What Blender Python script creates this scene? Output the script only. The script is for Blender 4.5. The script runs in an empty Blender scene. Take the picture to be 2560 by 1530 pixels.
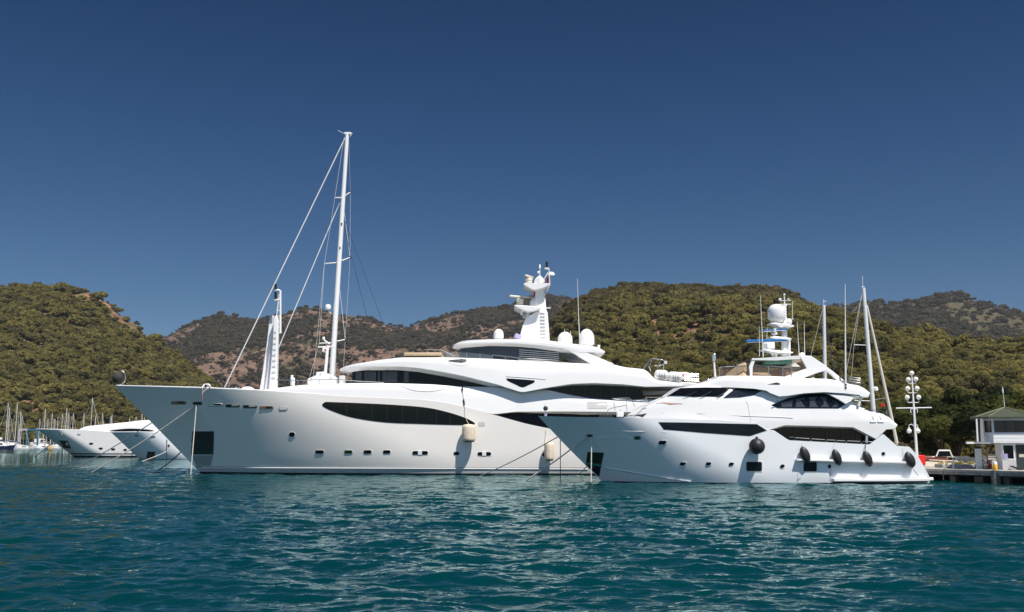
import bpy, bmesh, math, random
import numpy as np
from mathutils import Vector, Matrix, noise, geometry
from mathutils.bvhtree import BVHTree
R = math.radians
C = bpy.context.scene.collection
SC = bpy.context.scene

# ---------------------------------------------------------------- camera, sky, sun, exposure
FPX, CAM_H = 2375.0, 3.3                     # focal length in photo pixels, eye height (m)
TH = math.atan(340.0 / FPX)                  # camera tilts up a little
cam = bpy.data.objects.new("camera", bpy.data.cameras.new("camera"))
C.objects.link(cam)
cam.location = (0, 0, CAM_H)
cam.rotation_euler = (math.pi / 2 + TH, 0, 0)
cam.data.sensor_width = 36.0
cam.data.lens = 36.0 * FPX / 2560.0
cam.data.clip_start = 0.5
cam.data.clip_end = 20000
SC.camera = cam

SUN_DIR = Vector((0.66, -1.0, 2.0)).normalized()
SUN_EL = math.asin(SUN_DIR.z)
SUN_AZ = math.atan2(SUN_DIR.x, SUN_DIR.y)
world = bpy.data.worlds.new("World")
SC.world = world
world.use_nodes = True
wn = world.node_tree
sky = wn.nodes.new("ShaderNodeTexSky")
sky.sky_type = 'NISHITA'
sky.sun_disc = False
sky.sun_elevation = SUN_EL
sky.sun_rotation = SUN_AZ
sky.altitude = 1500
sky.air_density = 1.0
sky.dust_density = 0.2
sky.ozone_density = 4.0
wn.nodes["Background"].inputs[1].default_value = 0.062
# polarised summer air: the sky deepens quickly with height
wtc = wn.nodes.new("ShaderNodeTexCoord"); wsx = wn.nodes.new("ShaderNodeSeparateXYZ"); wcr = wn.nodes.new("ShaderNodeValToRGB")
wn.links.new(wtc.outputs["Generated"], wsx.inputs[0]); wn.links.new(wsx.outputs["Z"], wcr.inputs[0])
e_ = wcr.color_ramp.elements
e_[0].position, e_[0].color = 0.0, (0.49, 0.63, 0.73, 1)
e_[1].position, e_[1].color = 0.44, (0.06, 0.31, 0.51, 1)
for p_, c_ in ((0.15, (0.365, 0.55, 0.68, 1)), (0.30, (0.175, 0.42, 0.61, 1))):
    q_ = e_.new(p_); q_.color = c_
mxw = wn.nodes.new("ShaderNodeMixRGB"); mxw.blend_type = 'MULTIPLY'; mxw.inputs[0].default_value = 1
wn.links.new(sky.outputs[0], mxw.inputs[1]); wn.links.new(wcr.outputs[0], mxw.inputs[2])
# the deep band lies away from the sun; towards it the air is paler and warmer
wmr = wn.nodes.new("ShaderNodeMapRange"); wmr.inputs[1].default_value = -0.25; wmr.inputs[2].default_value = 0.3; wmr.interpolation_type = 'SMOOTHSTEP'
wn.links.new(wsx.outputs["Y"], wmr.inputs[0])
mx2 = wn.nodes.new("ShaderNodeMixRGB"); mx3 = wn.nodes.new("ShaderNodeMixRGB"); mx3.blend_type = 'MULTIPLY'; mx3.inputs[0].default_value = 1; mx3.inputs[2].default_value = (1.55, 1.48, 1.42, 1)
wn.links.new(sky.outputs[0], mx3.inputs[1])
wn.links.new(wmr.outputs[0], mx2.inputs[0]); wn.links.new(mx3.outputs[0], mx2.inputs[1]); wn.links.new(mxw.outputs[0], mx2.inputs[2])
wn.links.new(mx2.outputs[0], wn.nodes["Background"].inputs[0])

sun = bpy.data.objects.new("sun", bpy.data.lights.new("sun", 'SUN'))
C.objects.link(sun)
sun.data.energy = 5.0
sun.data.angle = R(0.53)
sun.data.color = (1.0, 0.935, 0.86)
sun.rotation_euler = SUN_DIR.to_track_quat('Z', 'Y').to_euler()
sun.location = (60, -60, 150)

SC.view_settings.view_transform = 'Standard'
SC.view_settings.look = 'None'
SC.view_settings.exposure = 0.3
SC.view_settings.gamma = 1.0
HAZE = 0.00005
SC.cycles.max_bounces = 8
SC.cycles.transparent_max_bounces = 16
SC.cycles.caustics_reflective = False
SC.cycles.caustics_refractive = False

# ---------------------------------------------------------------- helpers
def ray(px, py):
    u = (px - 1280.0) / FPX
    v = (765.0 - py) / FPX
    return u, math.cos(TH) - v * math.sin(TH), math.sin(TH) + v * math.cos(TH)

def P(px, py, Y):
    """the place at depth Y that stands at that spot of the photograph"""
    a, b, c = ray(px, py)
    t = Y / b
    return Vector((a * t, Y, CAM_H + c * t))

def S(n, Y):                                  # photo pixels -> metres at depth Y
    return n * Y / FPX

def side(px, py, b, Yc, inset=0.0):
    """point of a boat's near side (half breadth b(x, z), centre line Yc)"""
    Y = Yc - 1.0
    for _ in range(60):
        p = P(px, py, Y)
        Y = 0.6 * Y + 0.4 * (Yc - max(0.0, b(p.x, p.z) - inset))
    return P(px, py, Y)

def spline(pts, n=8, closed=False):
    out, N = [], len(pts)
    rng = range(N if closed else N - 1)
    for i in rng:
        p0 = pts[(i - 1) % N] if closed or i > 0 else pts[0]
        p1, p2 = pts[i], pts[(i + 1) % N]
        p3 = pts[(i + 2) % N] if closed or i + 2 < N else pts[-1]
        for k in range(n):
            t = k / n
            out.append(tuple(0.5 * (2 * b + (c - a) * t + (2 * a - 5 * b + 4 * c - d) * t * t + (3 * b - a - 3 * c + d) * t ** 3)
                             for a, b, c, d in zip(p0, p1, p2, p3)))
    if not closed:
        out.append(tuple(pts[-1]))
    return out

def smooth_line(pts, step=4.0):
    """monotone resample of a polyline in x with rounded corners -> function y(x)"""
    xs = np.array([p[0] for p in pts]); ys = np.array([p[1] for p in pts])
    g = np.arange(xs[0], xs[-1] + step, step)
    y = np.interp(g, xs, ys)
    k = np.array([1, 3, 5, 6, 5, 3, 1], float); k /= k.sum()
    yp = np.concatenate([2 * y[0] - y[3:0:-1], y, 2 * y[-1] - y[-2:-5:-1]])
    ys2 = np.convolve(yp, k, 'valid')
    return lambda x: float(np.interp(x, g, ys2))

def sharp_line(pts):
    xs = [p[0] for p in pts]; ys = [p[1] for p in pts]
    return lambda x: float(np.interp(x, xs, ys))

def rrect(cx, cy, w, h, r, n=5, slant=0.0):
    o = []
    r = min(r, w / 2, h / 2)
    for sx, sy, a0 in ((1, 1, 0), (-1, 1, 90), (-1, -1, 180), (1, -1, 270)):
        for k in range(n + 1):
            a = R(a0 + 90 * k / n)
            x = sx * (w / 2 - r) + r * math.cos(a); y = sy * (h / 2 - r) + r * math.sin(a)
            o.append((cx + x + slant * y, cy + y))
    return o

def root_of(o):
    while o.parent: o = o.parent
    return o

class MB:
    def __init__(s): s.v, s.f = [], []
    def add(s, vs, fs):
        n = len(s.v); s.v += [tuple(p) for p in vs]; s.f += [tuple(i + n for i in q) for q in fs]; return s
    def grid(s, rows, close_u=False, flip=False):
        m, n = len(rows), len(rows[0]); fs = []
        for i in range(m - 1):
            for j in range(n if close_u else n - 1):
                a, b, c, d = i * n + j, i * n + (j + 1) % n, (i + 1) * n + (j + 1) % n, (i + 1) * n + j
                fs.append((a, d, c, b) if flip else (a, b, c, d))
        return s.add([p for r in rows for p in r], fs)
    def box(s, c, d, rz=0.0, ry=0.0, rx=0.0):
        x, y, z = d[0] / 2, d[1] / 2, d[2] / 2
        m = Matrix.Translation(c) @ Matrix.Rotation(rz, 4, 'Z') @ Matrix.Rotation(ry, 4, 'Y') @ Matrix.Rotation(rx, 4, 'X')
        vs = [m @ Vector(p) for p in ((-x,-y,-z),(x,-y,-z),(x,y,-z),(-x,y,-z),(-x,-y,z),(x,-y,z),(x,y,z),(-x,y,z))]
        return s.add(vs, [(0,3,2,1),(4,5,6,7),(0,1,5,4),(1,2,6,5),(2,3,7,6),(3,0,4,7)])
    def bar(s, a, b, w, h):
        a, b = Vector(a), Vector(b); d = b - a
        m = d.to_track_quat('X', 'Z').to_matrix()
        vs = []
        for q in (a, b):
            for y, z in ((-1,-1),(1,-1),(1,1),(-1,1)):
                vs.append(q + m @ Vector((0, y * w / 2, z * h / 2)))
        return s.add(vs, [(0,1,2,3),(7,6,5,4),(0,4,5,1),(1,5,6,2),(2,6,7,3),(3,7,4,0)])
    def tube(s, pts, r, seg=8):
        pts = [Vector(p) for p in pts]; n = len(pts)
        rr = r if isinstance(r, (list, tuple)) else [r] * n
        rows = []; up = Vector((0.13, 0.21, 1)).normalized()
        for i, p in enumerate(pts):
            t = (pts[min(i + 1, n - 1)] - pts[max(i - 1, 0)]).normalized()
            if abs(t.dot(up)) > 0.98: up = Vector((1, 0.2, 0.1)).normalized()
            a = t.cross(up).normalized(); b = t.cross(a)
            rows.append([p + (a * math.cos(2 * math.pi * k / seg) + b * math.sin(2 * math.pi * k / seg)) * rr[i] for k in range(seg)])
        base = len(s.v)
        s.grid(rows, True, True)
        s.f.append(tuple(base + k for k in range(seg)))
        s.f.append(tuple(base + (n - 1) * seg + k for k in reversed(range(seg))))
        return s
    def lathe(s, prof, c, seg=24, axis=(0, 0, 1)):
        q = Vector(axis).to_track_quat('Z', 'Y').to_matrix(); c = Vector(c)
        rows = [[c + q @ Vector((r * math.cos(2 * math.pi * k / seg), r * math.sin(2 * math.pi * k / seg), z)) for k in range(seg)] for r, z in prof]
        base = len(s.v)
        s.grid(rows, True)
        if prof[0][0] > 1e-4: s.f.append(tuple(base + k for k in reversed(range(seg))))
        if prof[-1][0] > 1e-4: s.f.append(tuple(base + (len(prof) - 1) * seg + k for k in range(seg)))
        return s
    def ball(s, c, r, sc=(1, 1, 1), seg=20, rings=12):
        rows = []
        for i in range(rings + 1):
            a = -math.pi / 2 + math.pi * i / rings
            rows.append([(c[0] + r * sc[0] * math.cos(a) * math.cos(2 * math.pi * k / seg), c[1] + r * sc[1] * math.cos(a) * math.sin(2 * math.pi * k / seg), c[2] + r * sc[2] * math.sin(a)) for k in range(seg)])
        return s.grid(rows, True)
    def prism(s, front, dv):
        """solid between an outline of points and the same outline moved by dv"""
        n = len(front); dv = Vector(dv)
        vs = [Vector(p) for p in front] + [Vector(p) + dv for p in front]
        return s.add(vs, [tuple(range(n)), tuple(reversed(range(n, 2 * n)))] + [(i, n + i, n + (i + 1) % n, (i + 1) % n) for i in range(n)])
    def build(s, name, mat, parent=None, smooth=40, bevel=0.0, origin=None):
        me = bpy.data.meshes.new(name)
        if parent is not None:
            L = root_of(parent).location.copy()
        elif origin is not None:
            L = Vector(origin)
        else:
            a = np.array(s.v); L = Vector((float(a[:, 0].mean()), float(a[:, 1].mean()), float(a[:, 2].min())))
        me.from_pydata([(p[0] - L.x, p[1] - L.y, p[2] - L.z) for p in s.v], [], s.f)
        bm = bmesh.new(); bm.from_mesh(me)
        bmesh.ops.remove_doubles(bm, verts=bm.verts, dist=1e-5)
        bmesh.ops.recalc_face_normals(bm, faces=bm.faces)
        bm.to_mesh(me); bm.free()
        if smooth:
            me.polygons.foreach_set("use_smooth", [True] * len(me.polygons))
            me.set_sharp_from_angle(angle=R(smooth))
        me.materials.append(mat)
        o = bpy.data.objects.new(name, me); C.objects.link(o)
        if parent is not None: o.parent = parent
        else: o.location = L
        if bevel:
            b = o.modifiers.new("bevel", 'BEVEL'); b.width = bevel; b.segments = 2; b.limit_method = 'ANGLE'; b.angle_limit = R(40)
        return o
    def bvh(s):
        return BVHTree.FromPolygons([Vector(p) for p in s.v], s.f)

def tag(o, label=None, cat=None, group=None, kind=None):
    if label: o['label'] = label
    if cat: o['category'] = cat
    if group: o['group'] = group
    if kind: o['kind'] = kind
    return o

def thing(name, label, cat, loc, group=None):
    o = bpy.data.objects.new(name, None); C.objects.link(o); o.empty_display_size = 0.3
    o.location = loc
    return tag(o, label, cat, group)

def copy_tree(o, parent=None):
    c = o.copy(); C.objects.link(c)
    if parent is not None: c.parent = parent
    for ch in o.children: copy_tree(ch, c)
    return c

CAMV = Vector((0, 0, CAM_H))
def patch(outline, bvh, off=0.03, step=8.0, rim=0.06):
    """a sheet that follows a boat's skin inside an outline; its edge is turned down to the skin"""
    import itertools
    pts = [Vector((p[0], p[1])) for p in outline]
    n = len(pts)
    xs = [p.x for p in pts]; ys = [p.y for p in pts]
    def inside(x, y, m=step * 0.35):
        c = False; dmin = 1e9
        for i in range(n):
            a, b = pts[i], pts[(i + 1) % n]
            if (a.y > y) != (b.y > y) and x < (b.x - a.x) * (y - a.y) / (b.y - a.y) + a.x: c = not c
            e = b - a; t = max(0, min(1, ((x - a.x) * e.x + (y - a.y) * e.y) / max(e.length_squared, 1e-9)))
            dmin = min(dmin, math.hypot(x - a.x - t * e.x, y - a.y - t * e.y))
        return c and dmin > m
    ip = []
    y = min(ys) + step / 2
    while y < max(ys):
        x = min(xs) + step / 2
        while x < max(xs):
            if inside(x, y): ip.append(Vector((x, y)))
            x += step
        y += step
    vs, _, fs, *_ = geometry.delaunay_2d_cdt(pts + ip, [(i, (i + 1) % n) for i in range(n)], [], 1, 1e-4)
    def hit(x, y, o):
        d = Vector(ray(x, y)).normalized()
        loc, nor, _, _ = bvh.ray_cast(CAMV, d)
        if loc is None:
            # just past the edge of the skin: nearest spot
            q = P(x, y, hit.last.y) if hit.last else P(x, y, 80)
            loc, nor, _, _ = bvh.find_nearest(q)
        if nor.dot(d) > 0: nor = -nor
        hit.last = loc
        return loc + nor * o
    hit.last = None
    mb = MB()
    top = [hit(p.x, p.y, off) for p in vs]
    mb.add(top, [tuple(f) for f in fs])
    a = [hit(p.x, p.y, off) for p in pts]; b = [hit(p.x, p.y, off - rim) for p in pts]
    mb.grid([a + [a[0]], b + [b[0]]])
    return mb

# ---------------------------------------------------------------- materials
MATS = {}
def mat(name, col, rough=0.5, metal=0.0, var=0.0, scale=4.0, bump=0.0, coat=0.0, spec=0.5, alpha=1.0, col2=None):
    if name in MATS: return MATS[name]
    m = bpy.data.materials.new(name); m.use_nodes = True
    nt = m.node_tree; b = nt.nodes["Principled BSDF"]
    b.inputs["Base Color"].default_value = (*col, 1)
    b.inputs["Roughness"].default_value = rough
    b.inputs["Metallic"].default_value = metal
    b.inputs["Coat Weight"].default_value = coat
    b.inputs["Coat Roughness"].default_value = 0.06
    b.inputs["Specular IOR Level"].default_value = spec
    b.inputs["Alpha"].default_value = alpha
    if var or bump or col2:
        tc = nt.nodes.new("ShaderNodeTexCoord")
        nz = nt.nodes.new("ShaderNodeTexNoise"); nz.inputs["Scale"].default_value = scale; nz.inputs["Detail"].default_value = 6
        nt.links.new(tc.outputs["Object"], nz.inputs["Vector"])
        if var or col2:
            cr = nt.nodes.new("ShaderNodeValToRGB")
            c2 = col2 or tuple(c * (1 - var) for c in col)
            cr.color_ramp.elements[0].position = 0.35; cr.color_ramp.elements[1].position = 0.65
            cr.color_ramp.elements[0].color = (*c2, 1); cr.color_ramp.elements[1].color = (*(col if col2 else tuple(min(1, c * (1 + var * 0.4)) for c in col)), 1)
            nt.links.new(nz.outputs["Fac"], cr.inputs["Fac"]); nt.links.new(cr.outputs["Color"], b.inputs["Base Color"])
        if bump:
            bp = nt.nodes.new("ShaderNodeBump"); bp.inputs["Strength"].default_value = bump; bp.inputs["Distance"].default_value = 0.05
            nt.links.new(nz.outputs["Fac"], bp.inputs["Height"]); nt.links.new(bp.outputs["Normal"], b.inputs["Normal"])
    MATS[name] = m
    return m

WHITE = mat("white_gelcoat", (0.80, 0.80, 0.79), 0.28, var=0.02, scale=0.6, coat=0.3)
WHITE2 = mat("white_paint", (0.78, 0.78, 0.77), 0.4, var=0.04, scale=2)
CREAM = mat("cream_radar", (0.72, 0.66, 0.54), 0.45)
GLASS = mat("dark_glass", (0.004, 0.005, 0.007), 0.03, spec=0.16, var=0.3, scale=0.4)
GLASS2 = mat("tinted_glass", (0.02, 0.024, 0.034), 0.06, spec=0.6, var=0.4, scale=0.5)
BLACK = mat("black_rubber", (0.012, 0.012, 0.014), 0.5, var=0.2)
BLACKM = mat("black_metal", (0.015, 0.015, 0.017), 0.4)
STEEL = mat("stainless_steel", (0.62, 0.62, 0.62), 0.22, metal=1.0)
ALU = mat("mast_aluminium", (0.75, 0.75, 0.74), 0.35, metal=0.3)
WIRE = mat("wire_rope", (0.55, 0.55, 0.53), 0.5)
WIRE_D = mat("dark_wire", (0.04, 0.045, 0.055), 0.6)
ROPE = mat("mooring_rope", (0.72, 0.68, 0.6), 0.9, var=0.3, scale=8)
ROPE_D = mat("wet_rope", (0.03, 0.035, 0.04), 0.7)
FENDER = mat("cream_fender_cloth", (0.72, 0.62, 0.48), 0.85, var=0.12, scale=3, bump=0.2)
TEAK = mat("teak", (0.34, 0.2, 0.1), 0.6, var=0.3, scale=6)
TAN = mat("tan_cushion", (0.5, 0.38, 0.24), 0.85, var=0.1)
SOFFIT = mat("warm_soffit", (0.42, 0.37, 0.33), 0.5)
GRILL = mat("grey_vent", (0.55, 0.55, 0.54), 0.5)
BLUE = mat("blue_canvas", (0.005, 0.14, 0.42), 0.8, var=0.15)
RED = mat("red_paint", (0.55, 0.03, 0.03), 0.4)
PURPLE = mat("lilac_cloth", (0.4, 0.36, 0.6), 0.9)
CGLASS = mat("clear_glass", (0.25, 0.3, 0.32), 0.03, alpha=0.28, spec=0.7)
BGLASS = mat("bronze_glass", (0.16, 0.09, 0.06), 0.03, alpha=0.5, spec=0.7)

def hull_mat(name, stripes, var=0.03, streaks=True):
    """white hull paint; dark bands painted along the waterline, salt marks near it"""
    m = bpy.data.materials.new(name); m.use_nodes = True
    nt = m.node_tree; b = nt.nodes["Principled BSDF"]
    b.inputs["Roughness"].default_value = 0.2; b.inputs["Coat Weight"].default_value = 0.4; b.inputs["Coat Roughness"].default_value = 0.08
    tc = nt.nodes.new("ShaderNodeTexCoord"); sp = nt.nodes.new("ShaderNodeSeparateXYZ")
    nt.links.new(tc.outputs["Object"], sp.inputs[0])
    mr = nt.nodes.new("ShaderNodeMapRange"); mr.inputs[1].default_value = -1; mr.inputs[2].default_value = 3
    nt.links.new(sp.outputs["Z"], mr.inputs[0])
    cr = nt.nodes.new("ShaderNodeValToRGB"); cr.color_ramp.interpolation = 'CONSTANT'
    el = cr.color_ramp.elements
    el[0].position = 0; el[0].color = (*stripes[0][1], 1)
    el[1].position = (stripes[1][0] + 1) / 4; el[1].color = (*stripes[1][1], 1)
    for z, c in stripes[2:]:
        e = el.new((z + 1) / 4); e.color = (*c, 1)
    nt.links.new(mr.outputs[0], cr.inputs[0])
    nz = nt.nodes.new("ShaderNodeTexNoise"); nz.inputs["Scale"].default_value = 0.5; nz.inputs["Detail"].default_value = 8; nz.inputs["Roughness"].default_value = 0.65
    mp = nt.nodes.new("ShaderNodeMapping"); mp.inputs["Scale"].default_value = (1.0, 1.0, 0.35)
    nt.links.new(tc.outputs["Object"], mp.inputs[0]); nt.links.new(mp.outputs[0], nz.inputs["Vector"])
    mx = nt.nodes.new("ShaderNodeMixRGB"); mx.blend_type = 'MULTIPLY'; mx.inputs[0].default_value = 1
    r2 = nt.nodes.new("ShaderNodeValToRGB"); r2.color_ramp.elements[0].color = (1 - var, 1 - var, 1 - var * 1.2, 1); r2.color_ramp.elements[1].color = (1, 1, 1, 1)
    r2.color_ramp.elements[0].position = 0.3; r2.color_ramp.elements[1].position = 0.7
    nt.links.new(nz.outputs["Fac"], r2.inputs[0])
    nt.links.new(cr.outputs[0], mx.inputs[1]); nt.links.new(r2.outputs[0], mx.inputs[2]); nt.links.new(mx.outputs[0], b.inputs["Base Color"])
    n2 = nt.nodes.new("ShaderNodeTexNoise"); n2.inputs["Scale"].default_value = 0.25; n2.inputs["Detail"].default_value = 2
    bp = nt.nodes.new("ShaderNodeBump"); bp.inputs["Strength"].default_value = 0.12; bp.inputs["Distance"].default_value = 0.06
    nt.links.new(tc.outputs["Object"], n2.inputs["Vector"]); nt.links.new(n2.outputs["Fac"], bp.inputs["Height"]); nt.links.new(bp.outputs[0], b.inputs["Normal"])
    return m

HWHITE = (0.86, 0.82, 0.775)
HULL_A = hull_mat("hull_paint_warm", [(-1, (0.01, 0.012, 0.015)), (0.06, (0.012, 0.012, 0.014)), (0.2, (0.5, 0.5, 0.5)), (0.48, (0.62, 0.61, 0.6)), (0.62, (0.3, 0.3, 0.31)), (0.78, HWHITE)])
HULL_B = hull_mat("hull_paint_cool", [(-1, (0.01, 0.02, 0.03)), (0.02, (0.02, 0.03, 0.035)), (0.06, (0.84, 0.86, 0.88))])
HULL_C = hull_mat("hull_paint_far", [(-1, (0.01, 0.01, 0.015)), (0.35, (0.75, 0.74, 0.72)), (0.6, (0.02, 0.02, 0.025)), (0.85, (0.79, 0.775, 0.75))])

# ---------------------------------------------------------------- boat shells
def make_hull(Yc, B, stem_px, sheer_px, xe_fn, Lw, Ls, p=2.0, zref=9.0, zb=-1.2, N=150, M=26, narrow=0.06, smooth_sheer=True, pz=1.0):
    """lofted hull: half breadth from stem profile, entry lengths at waterline and sheer"""
    st = sorted([(P(a, b_, Yc).z, P(a, b_, Yc).x) for a, b_ in stem_px])
    sz = [q[0] for q in st]; sx = [q[1] for q in st]
    pf = np.polyfit(sz, sx, 2, w=[3] + [1] * (len(sz) - 2) + [12])
    dz0 = np.polyval(np.polyder(pf), sz[0])
    def xs(z):
        if z < sz[0]: return float(np.polyval(pf, sz[0]) + dz0 * (z - sz[0]))
        return float(np.polyval(pf, z))
    def b(x, z):
        t = min(1.3, max(0, z / zref)) ** pz
        L = Lw + (Ls - Lw) * t
        s = min(1.0, max(0.0, (x - xs(z)) / L))
        g = 1 - (1 - s) ** p
        return B * g * (1 - narrow * max(0, 1 - t) - 0.035 * max(0.0, 1 - z / (0.26 * zref)) ** 2)
    f = smooth_line(sheer_px) if smooth_sheer else sharp_line(sheer_px)
    x0, x1 = sheer_px[0][0], sheer_px[-1][0]
    W = [P(sheer_px[0][0], sheer_px[0][1], Yc)] + [side(q, f(q), b, Yc) for q in np.linspace(x0 + 0.5, x1, 260)]
    wx = [q.x for q in W]; wz = [q.z for q in W]
    zs = lambda x: float(np.interp(x, wx, wz))
    mb = MB(); near = []
    us = np.linspace(0, 1, N) ** 1.25
    for u in us:
        col = []
        for j in range(M + 1):
            v = j / M; z = zb + 4 * v; x = 0
            for _ in range(14):
                x = xs(z) + u * (xe_fn(z) - xs(z))
                z = 0.4 * z + 0.6 * (zb + v * (zs(x) - zb))
            x = xs(z) + u * (xe_fn(z) - xs(z))
            col.append((x, Yc - b(x, z), z))
        near.append(col)
    far = [[(q[0], 2 * Yc - q[1], q[2]) for q in c] for c in near]
    mb.grid(near); mb.grid(far, flip=True)
    # capping rail then deck a little lower
    cap = []
    for c, d in zip(near, far):
        x, y, z = c[-1]; y1 = min(y + 0.22, Yc); zl = z - 0.7
        y2 = Yc - max(0.0, min(b(x, zl) - 0.15, Yc - y1 - 0.02))
        x2 = max(x, xs(zl) + 0.25)
        cap.append([c[-1], (x, y1, z), (x2, y2, zl), (x2, Yc, zl + 0.08), (x2, 2 * Yc - y2, zl), (x, 2 * Yc - y1, z), d[-1]])
    mb.grid(cap)
    mb.grid([near[-1], far[-1]])
    return mb, b, zs, xs

def plan(x0, L, B, tumble=0.0, z0=0.0, rake=0.0, e=2.0, aft=0.0, xe=0.0):
    """half-breadth function of a deckhouse: rounded nose at x0, full breadth after L"""
    def b(x, z):
        s = min(1.0, max(0.0, (x - x0 - rake * (z - z0)) / L))
        g = (1 - (1 - s) ** e) ** (1 / e)
        w = B * g - tumble * (z - z0) * g
        if aft and x > xe: w -= aft * (x - xe)
        return max(0.0, w)
    return b

def tier(top, bot, b, Yc, chamf=None, N=140, M=8, rnd=0.0, camber=0.1, x0=None, x1=None, smooth=True, floor=True):
    """deckhouse shell between two edges; chamf = (lower edge, inset) turns the lower lip inwards"""
    mk = smooth_line if smooth else sharp_line
    ft, fb = mk(top), mk(bot)
    fc = mk(chamf[0]) if chamf else None
    x0 = top[0][0] if x0 is None else x0; x1 = top[-1][0] if x1 is None else x1
    rows = []
    for q in np.linspace(x0, x1, N):
        yt, yb = ft(q), fb(q)
        yb = max(yb, yt + 0.05)
        col = []
        if fc:
            yc = max(fc(q), yb + 0.02)
            col.append(side(q, yc, b, Yc, chamf[1]))
        for j in range(M + 1):
            v = j / M
            ins = 0.0
            if rnd:
                w = max(0.0, (v - 0.5) / 0.5); ins = rnd * (1 - math.sqrt(max(0.0, 1 - w * w)))
            col.append(side(q, yb + (yt - yb) * v, b, Yc, ins))
        t = col[-1]; hb = Yc - t.y
        for k in range(1, 5):
            a = k / 5.0
            col.append(Vector((t.x, Yc - hb * (1 - a), t.z + camber * (1 - (1 - a) ** 2) * min(1, hb / 2))))
        rows.append(col)
    mb = MB()
    full = [c + [Vector((q.x, 2 * Yc - q.y, q.z)) for q in reversed(c)] for c in rows]
    mb.grid(full)
    if floor:
        mb.grid([[c[0], c[-1]] for c in full])
    n = len(full[0])
    for c in (full[0], full[-1]):
        k = len(mb.v); mb.v += [tuple(p) for p in c]; mb.f.append(tuple(range(k, k + n)))
    return mb

def rail(pts, r=0.02): return MB().tube(pts, r, 6)
# ================================================================ SETTING: water, hills, woods
rng = np.random.default_rng(7)
def _hash(ix, iy, seed):
    h = (ix.astype(np.int64) * 374761393 + iy.astype(np.int64) * 668265263 + seed * 1442695041) & 0x7fffffff
    h = ((h ^ (h >> 13)) * 1274126177) & 0x7fffffff
    return ((h ^ (h >> 16)) & 0xffff) / 65535.0
def vnoise(x, y, seed=0):
    ix, iy = np.floor(x), np.floor(y); fx, fy = x - ix, y - iy
    fx = fx * fx * (3 - 2 * fx); fy = fy * fy * (3 - 2 * fy)
    a, b, c, d = _hash(ix, iy, seed), _hash(ix + 1, iy, seed), _hash(ix, iy + 1, seed), _hash(ix + 1, iy + 1, seed)
    return (a * (1 - fx) + b * fx) * (1 - fy) + (c * (1 - fx) + d * fx) * fy
def fbm(x, y, o=5, seed=0, ridged=False):
    s, a, t = 0, 0.5, 0
    for k in range(o):
        n = vnoise(x * 2 ** k, y * 2 ** k, seed + k * 17)
        if ridged: n = 1 - np.abs(2 * n - 1)
        s = s + a * n; t += a; a *= 0.5
    return s / t

def grid_mesh(name, X, Y, Z, material, smooth=True):
    m, n = X.shape
    me = bpy.data.meshes.new(name)
    co = np.stack([X, Y, Z], -1).reshape(-1, 3).astype(np.float32)
    idx = np.arange(m * n).reshape(m, n)
    q = np.stack([idx[:-1, :-1], idx[:-1, 1:], idx[1:, 1:], idx[1:, :-1]], -1).reshape(-1)
    me.vertices.add(len(co)); me.vertices.foreach_set("co", co.ravel())
    me.loops.add(len(q)); me.loops.foreach_set("vertex_index", q.astype(np.int32))
    k = len(q) // 4
    me.polygons.add(k); me.polygons.foreach_set("loop_start", np.arange(0, 4 * k, 4, dtype=np.int32))
    me.polygons.foreach_set("use_smooth", np.full(k, smooth))
    me.update(calc_edges=True); me.validate()
    me.materials.append(material)
    o = bpy.data.objects.new(name, me); C.objects.link(o)
    return o

# ---- water: one sheet, real waves near the camera, coarser out to the horizon
def axis(lo, hi, fine, far):
    a = list(np.arange(lo, hi + fine, fine)); d = fine
    while a[-1] < far: d *= 1.18; a.append(a[-1] + d)
    return a
xr = list(np.arange(0, 13, 0.11)); xr += axis(13, 66, 0.2, 5000); wx_ = np.array([-q for q in reversed(xr[1:])] + xr)
ya = [6.0]
while ya[-1] < 120: ya.append(ya[-1] + max(0.075, 0.075 * (ya[-1] / 16.0) ** 0.75))
d = 0.3
while ya[-1] < 6000: d *= 1.12; ya.append(ya[-1] + d)
wy_ = np.array([-3000., -1200, -500, -200, -80, -30, -10, 0, 3, 5] + ya)
WX, WY = np.meshgrid(wx_, wy_)
SPX = np.broadcast_to(np.gradient(wx_)[None, :], WX.shape); SPY = np.broadcast_to(np.gradient(wy_)[:, None], WX.shape)
WZ = np.zeros_like(WX)
NW = 84
lam = np.exp(rng.uniform(np.log(0.34), np.log(6.0), NW))
ang = R(-100) + rng.normal(0, R(38), NW)
ph = rng.uniform(0, 2 * np.pi, NW)
DXw = (fbm(WX * 0.12, WY * 0.12, 3, 5) - .5) * 1.6          # bends the crests
GUST = 0.55 + 0.9 * fbm(WX * 0.035, WY * 0.05, 3, 9)        # calmer and rougher patches
for l, a, f in zip(lam, ang, ph):
    k = 2 * np.pi / l
    amp = 0.0056 * l ** 0.88 * (0.62 if l > 1.5 else 1.0)
    fx = np.clip((l / 2.6 - SPX * abs(math.cos(a))) / (l / 6.0), 0, 1) * np.clip((l / 2.6 - SPY * abs(math.sin(a))) / (l / 6.0), 0, 1)
    th = k * (math.cos(a) * WX + math.sin(a) * WY + DXw * (0.6 if l > 1.2 else 0.35)) + f
    w = np.sin(th)
    WZ += amp * fx * (w + 0.35 * np.cos(2 * th) * 0.5 + 0.0) * (GUST if l < 3 else 1)
water_m = bpy.data.materials.new("sea_water"); water_m.use_nodes = True
nt = water_m.node_tree; b_ = nt.nodes["Principled BSDF"]
nt.nodes.remove(b_)
tc = nt.nodes.new("ShaderNodeTexCoord")
mp = nt.nodes.new("ShaderNodeMapping"); mp.inputs["Scale"].default_value = (1.0, 1.5, 1)
nt.links.new(tc.outputs["Object"], mp.inputs[0])
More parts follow.
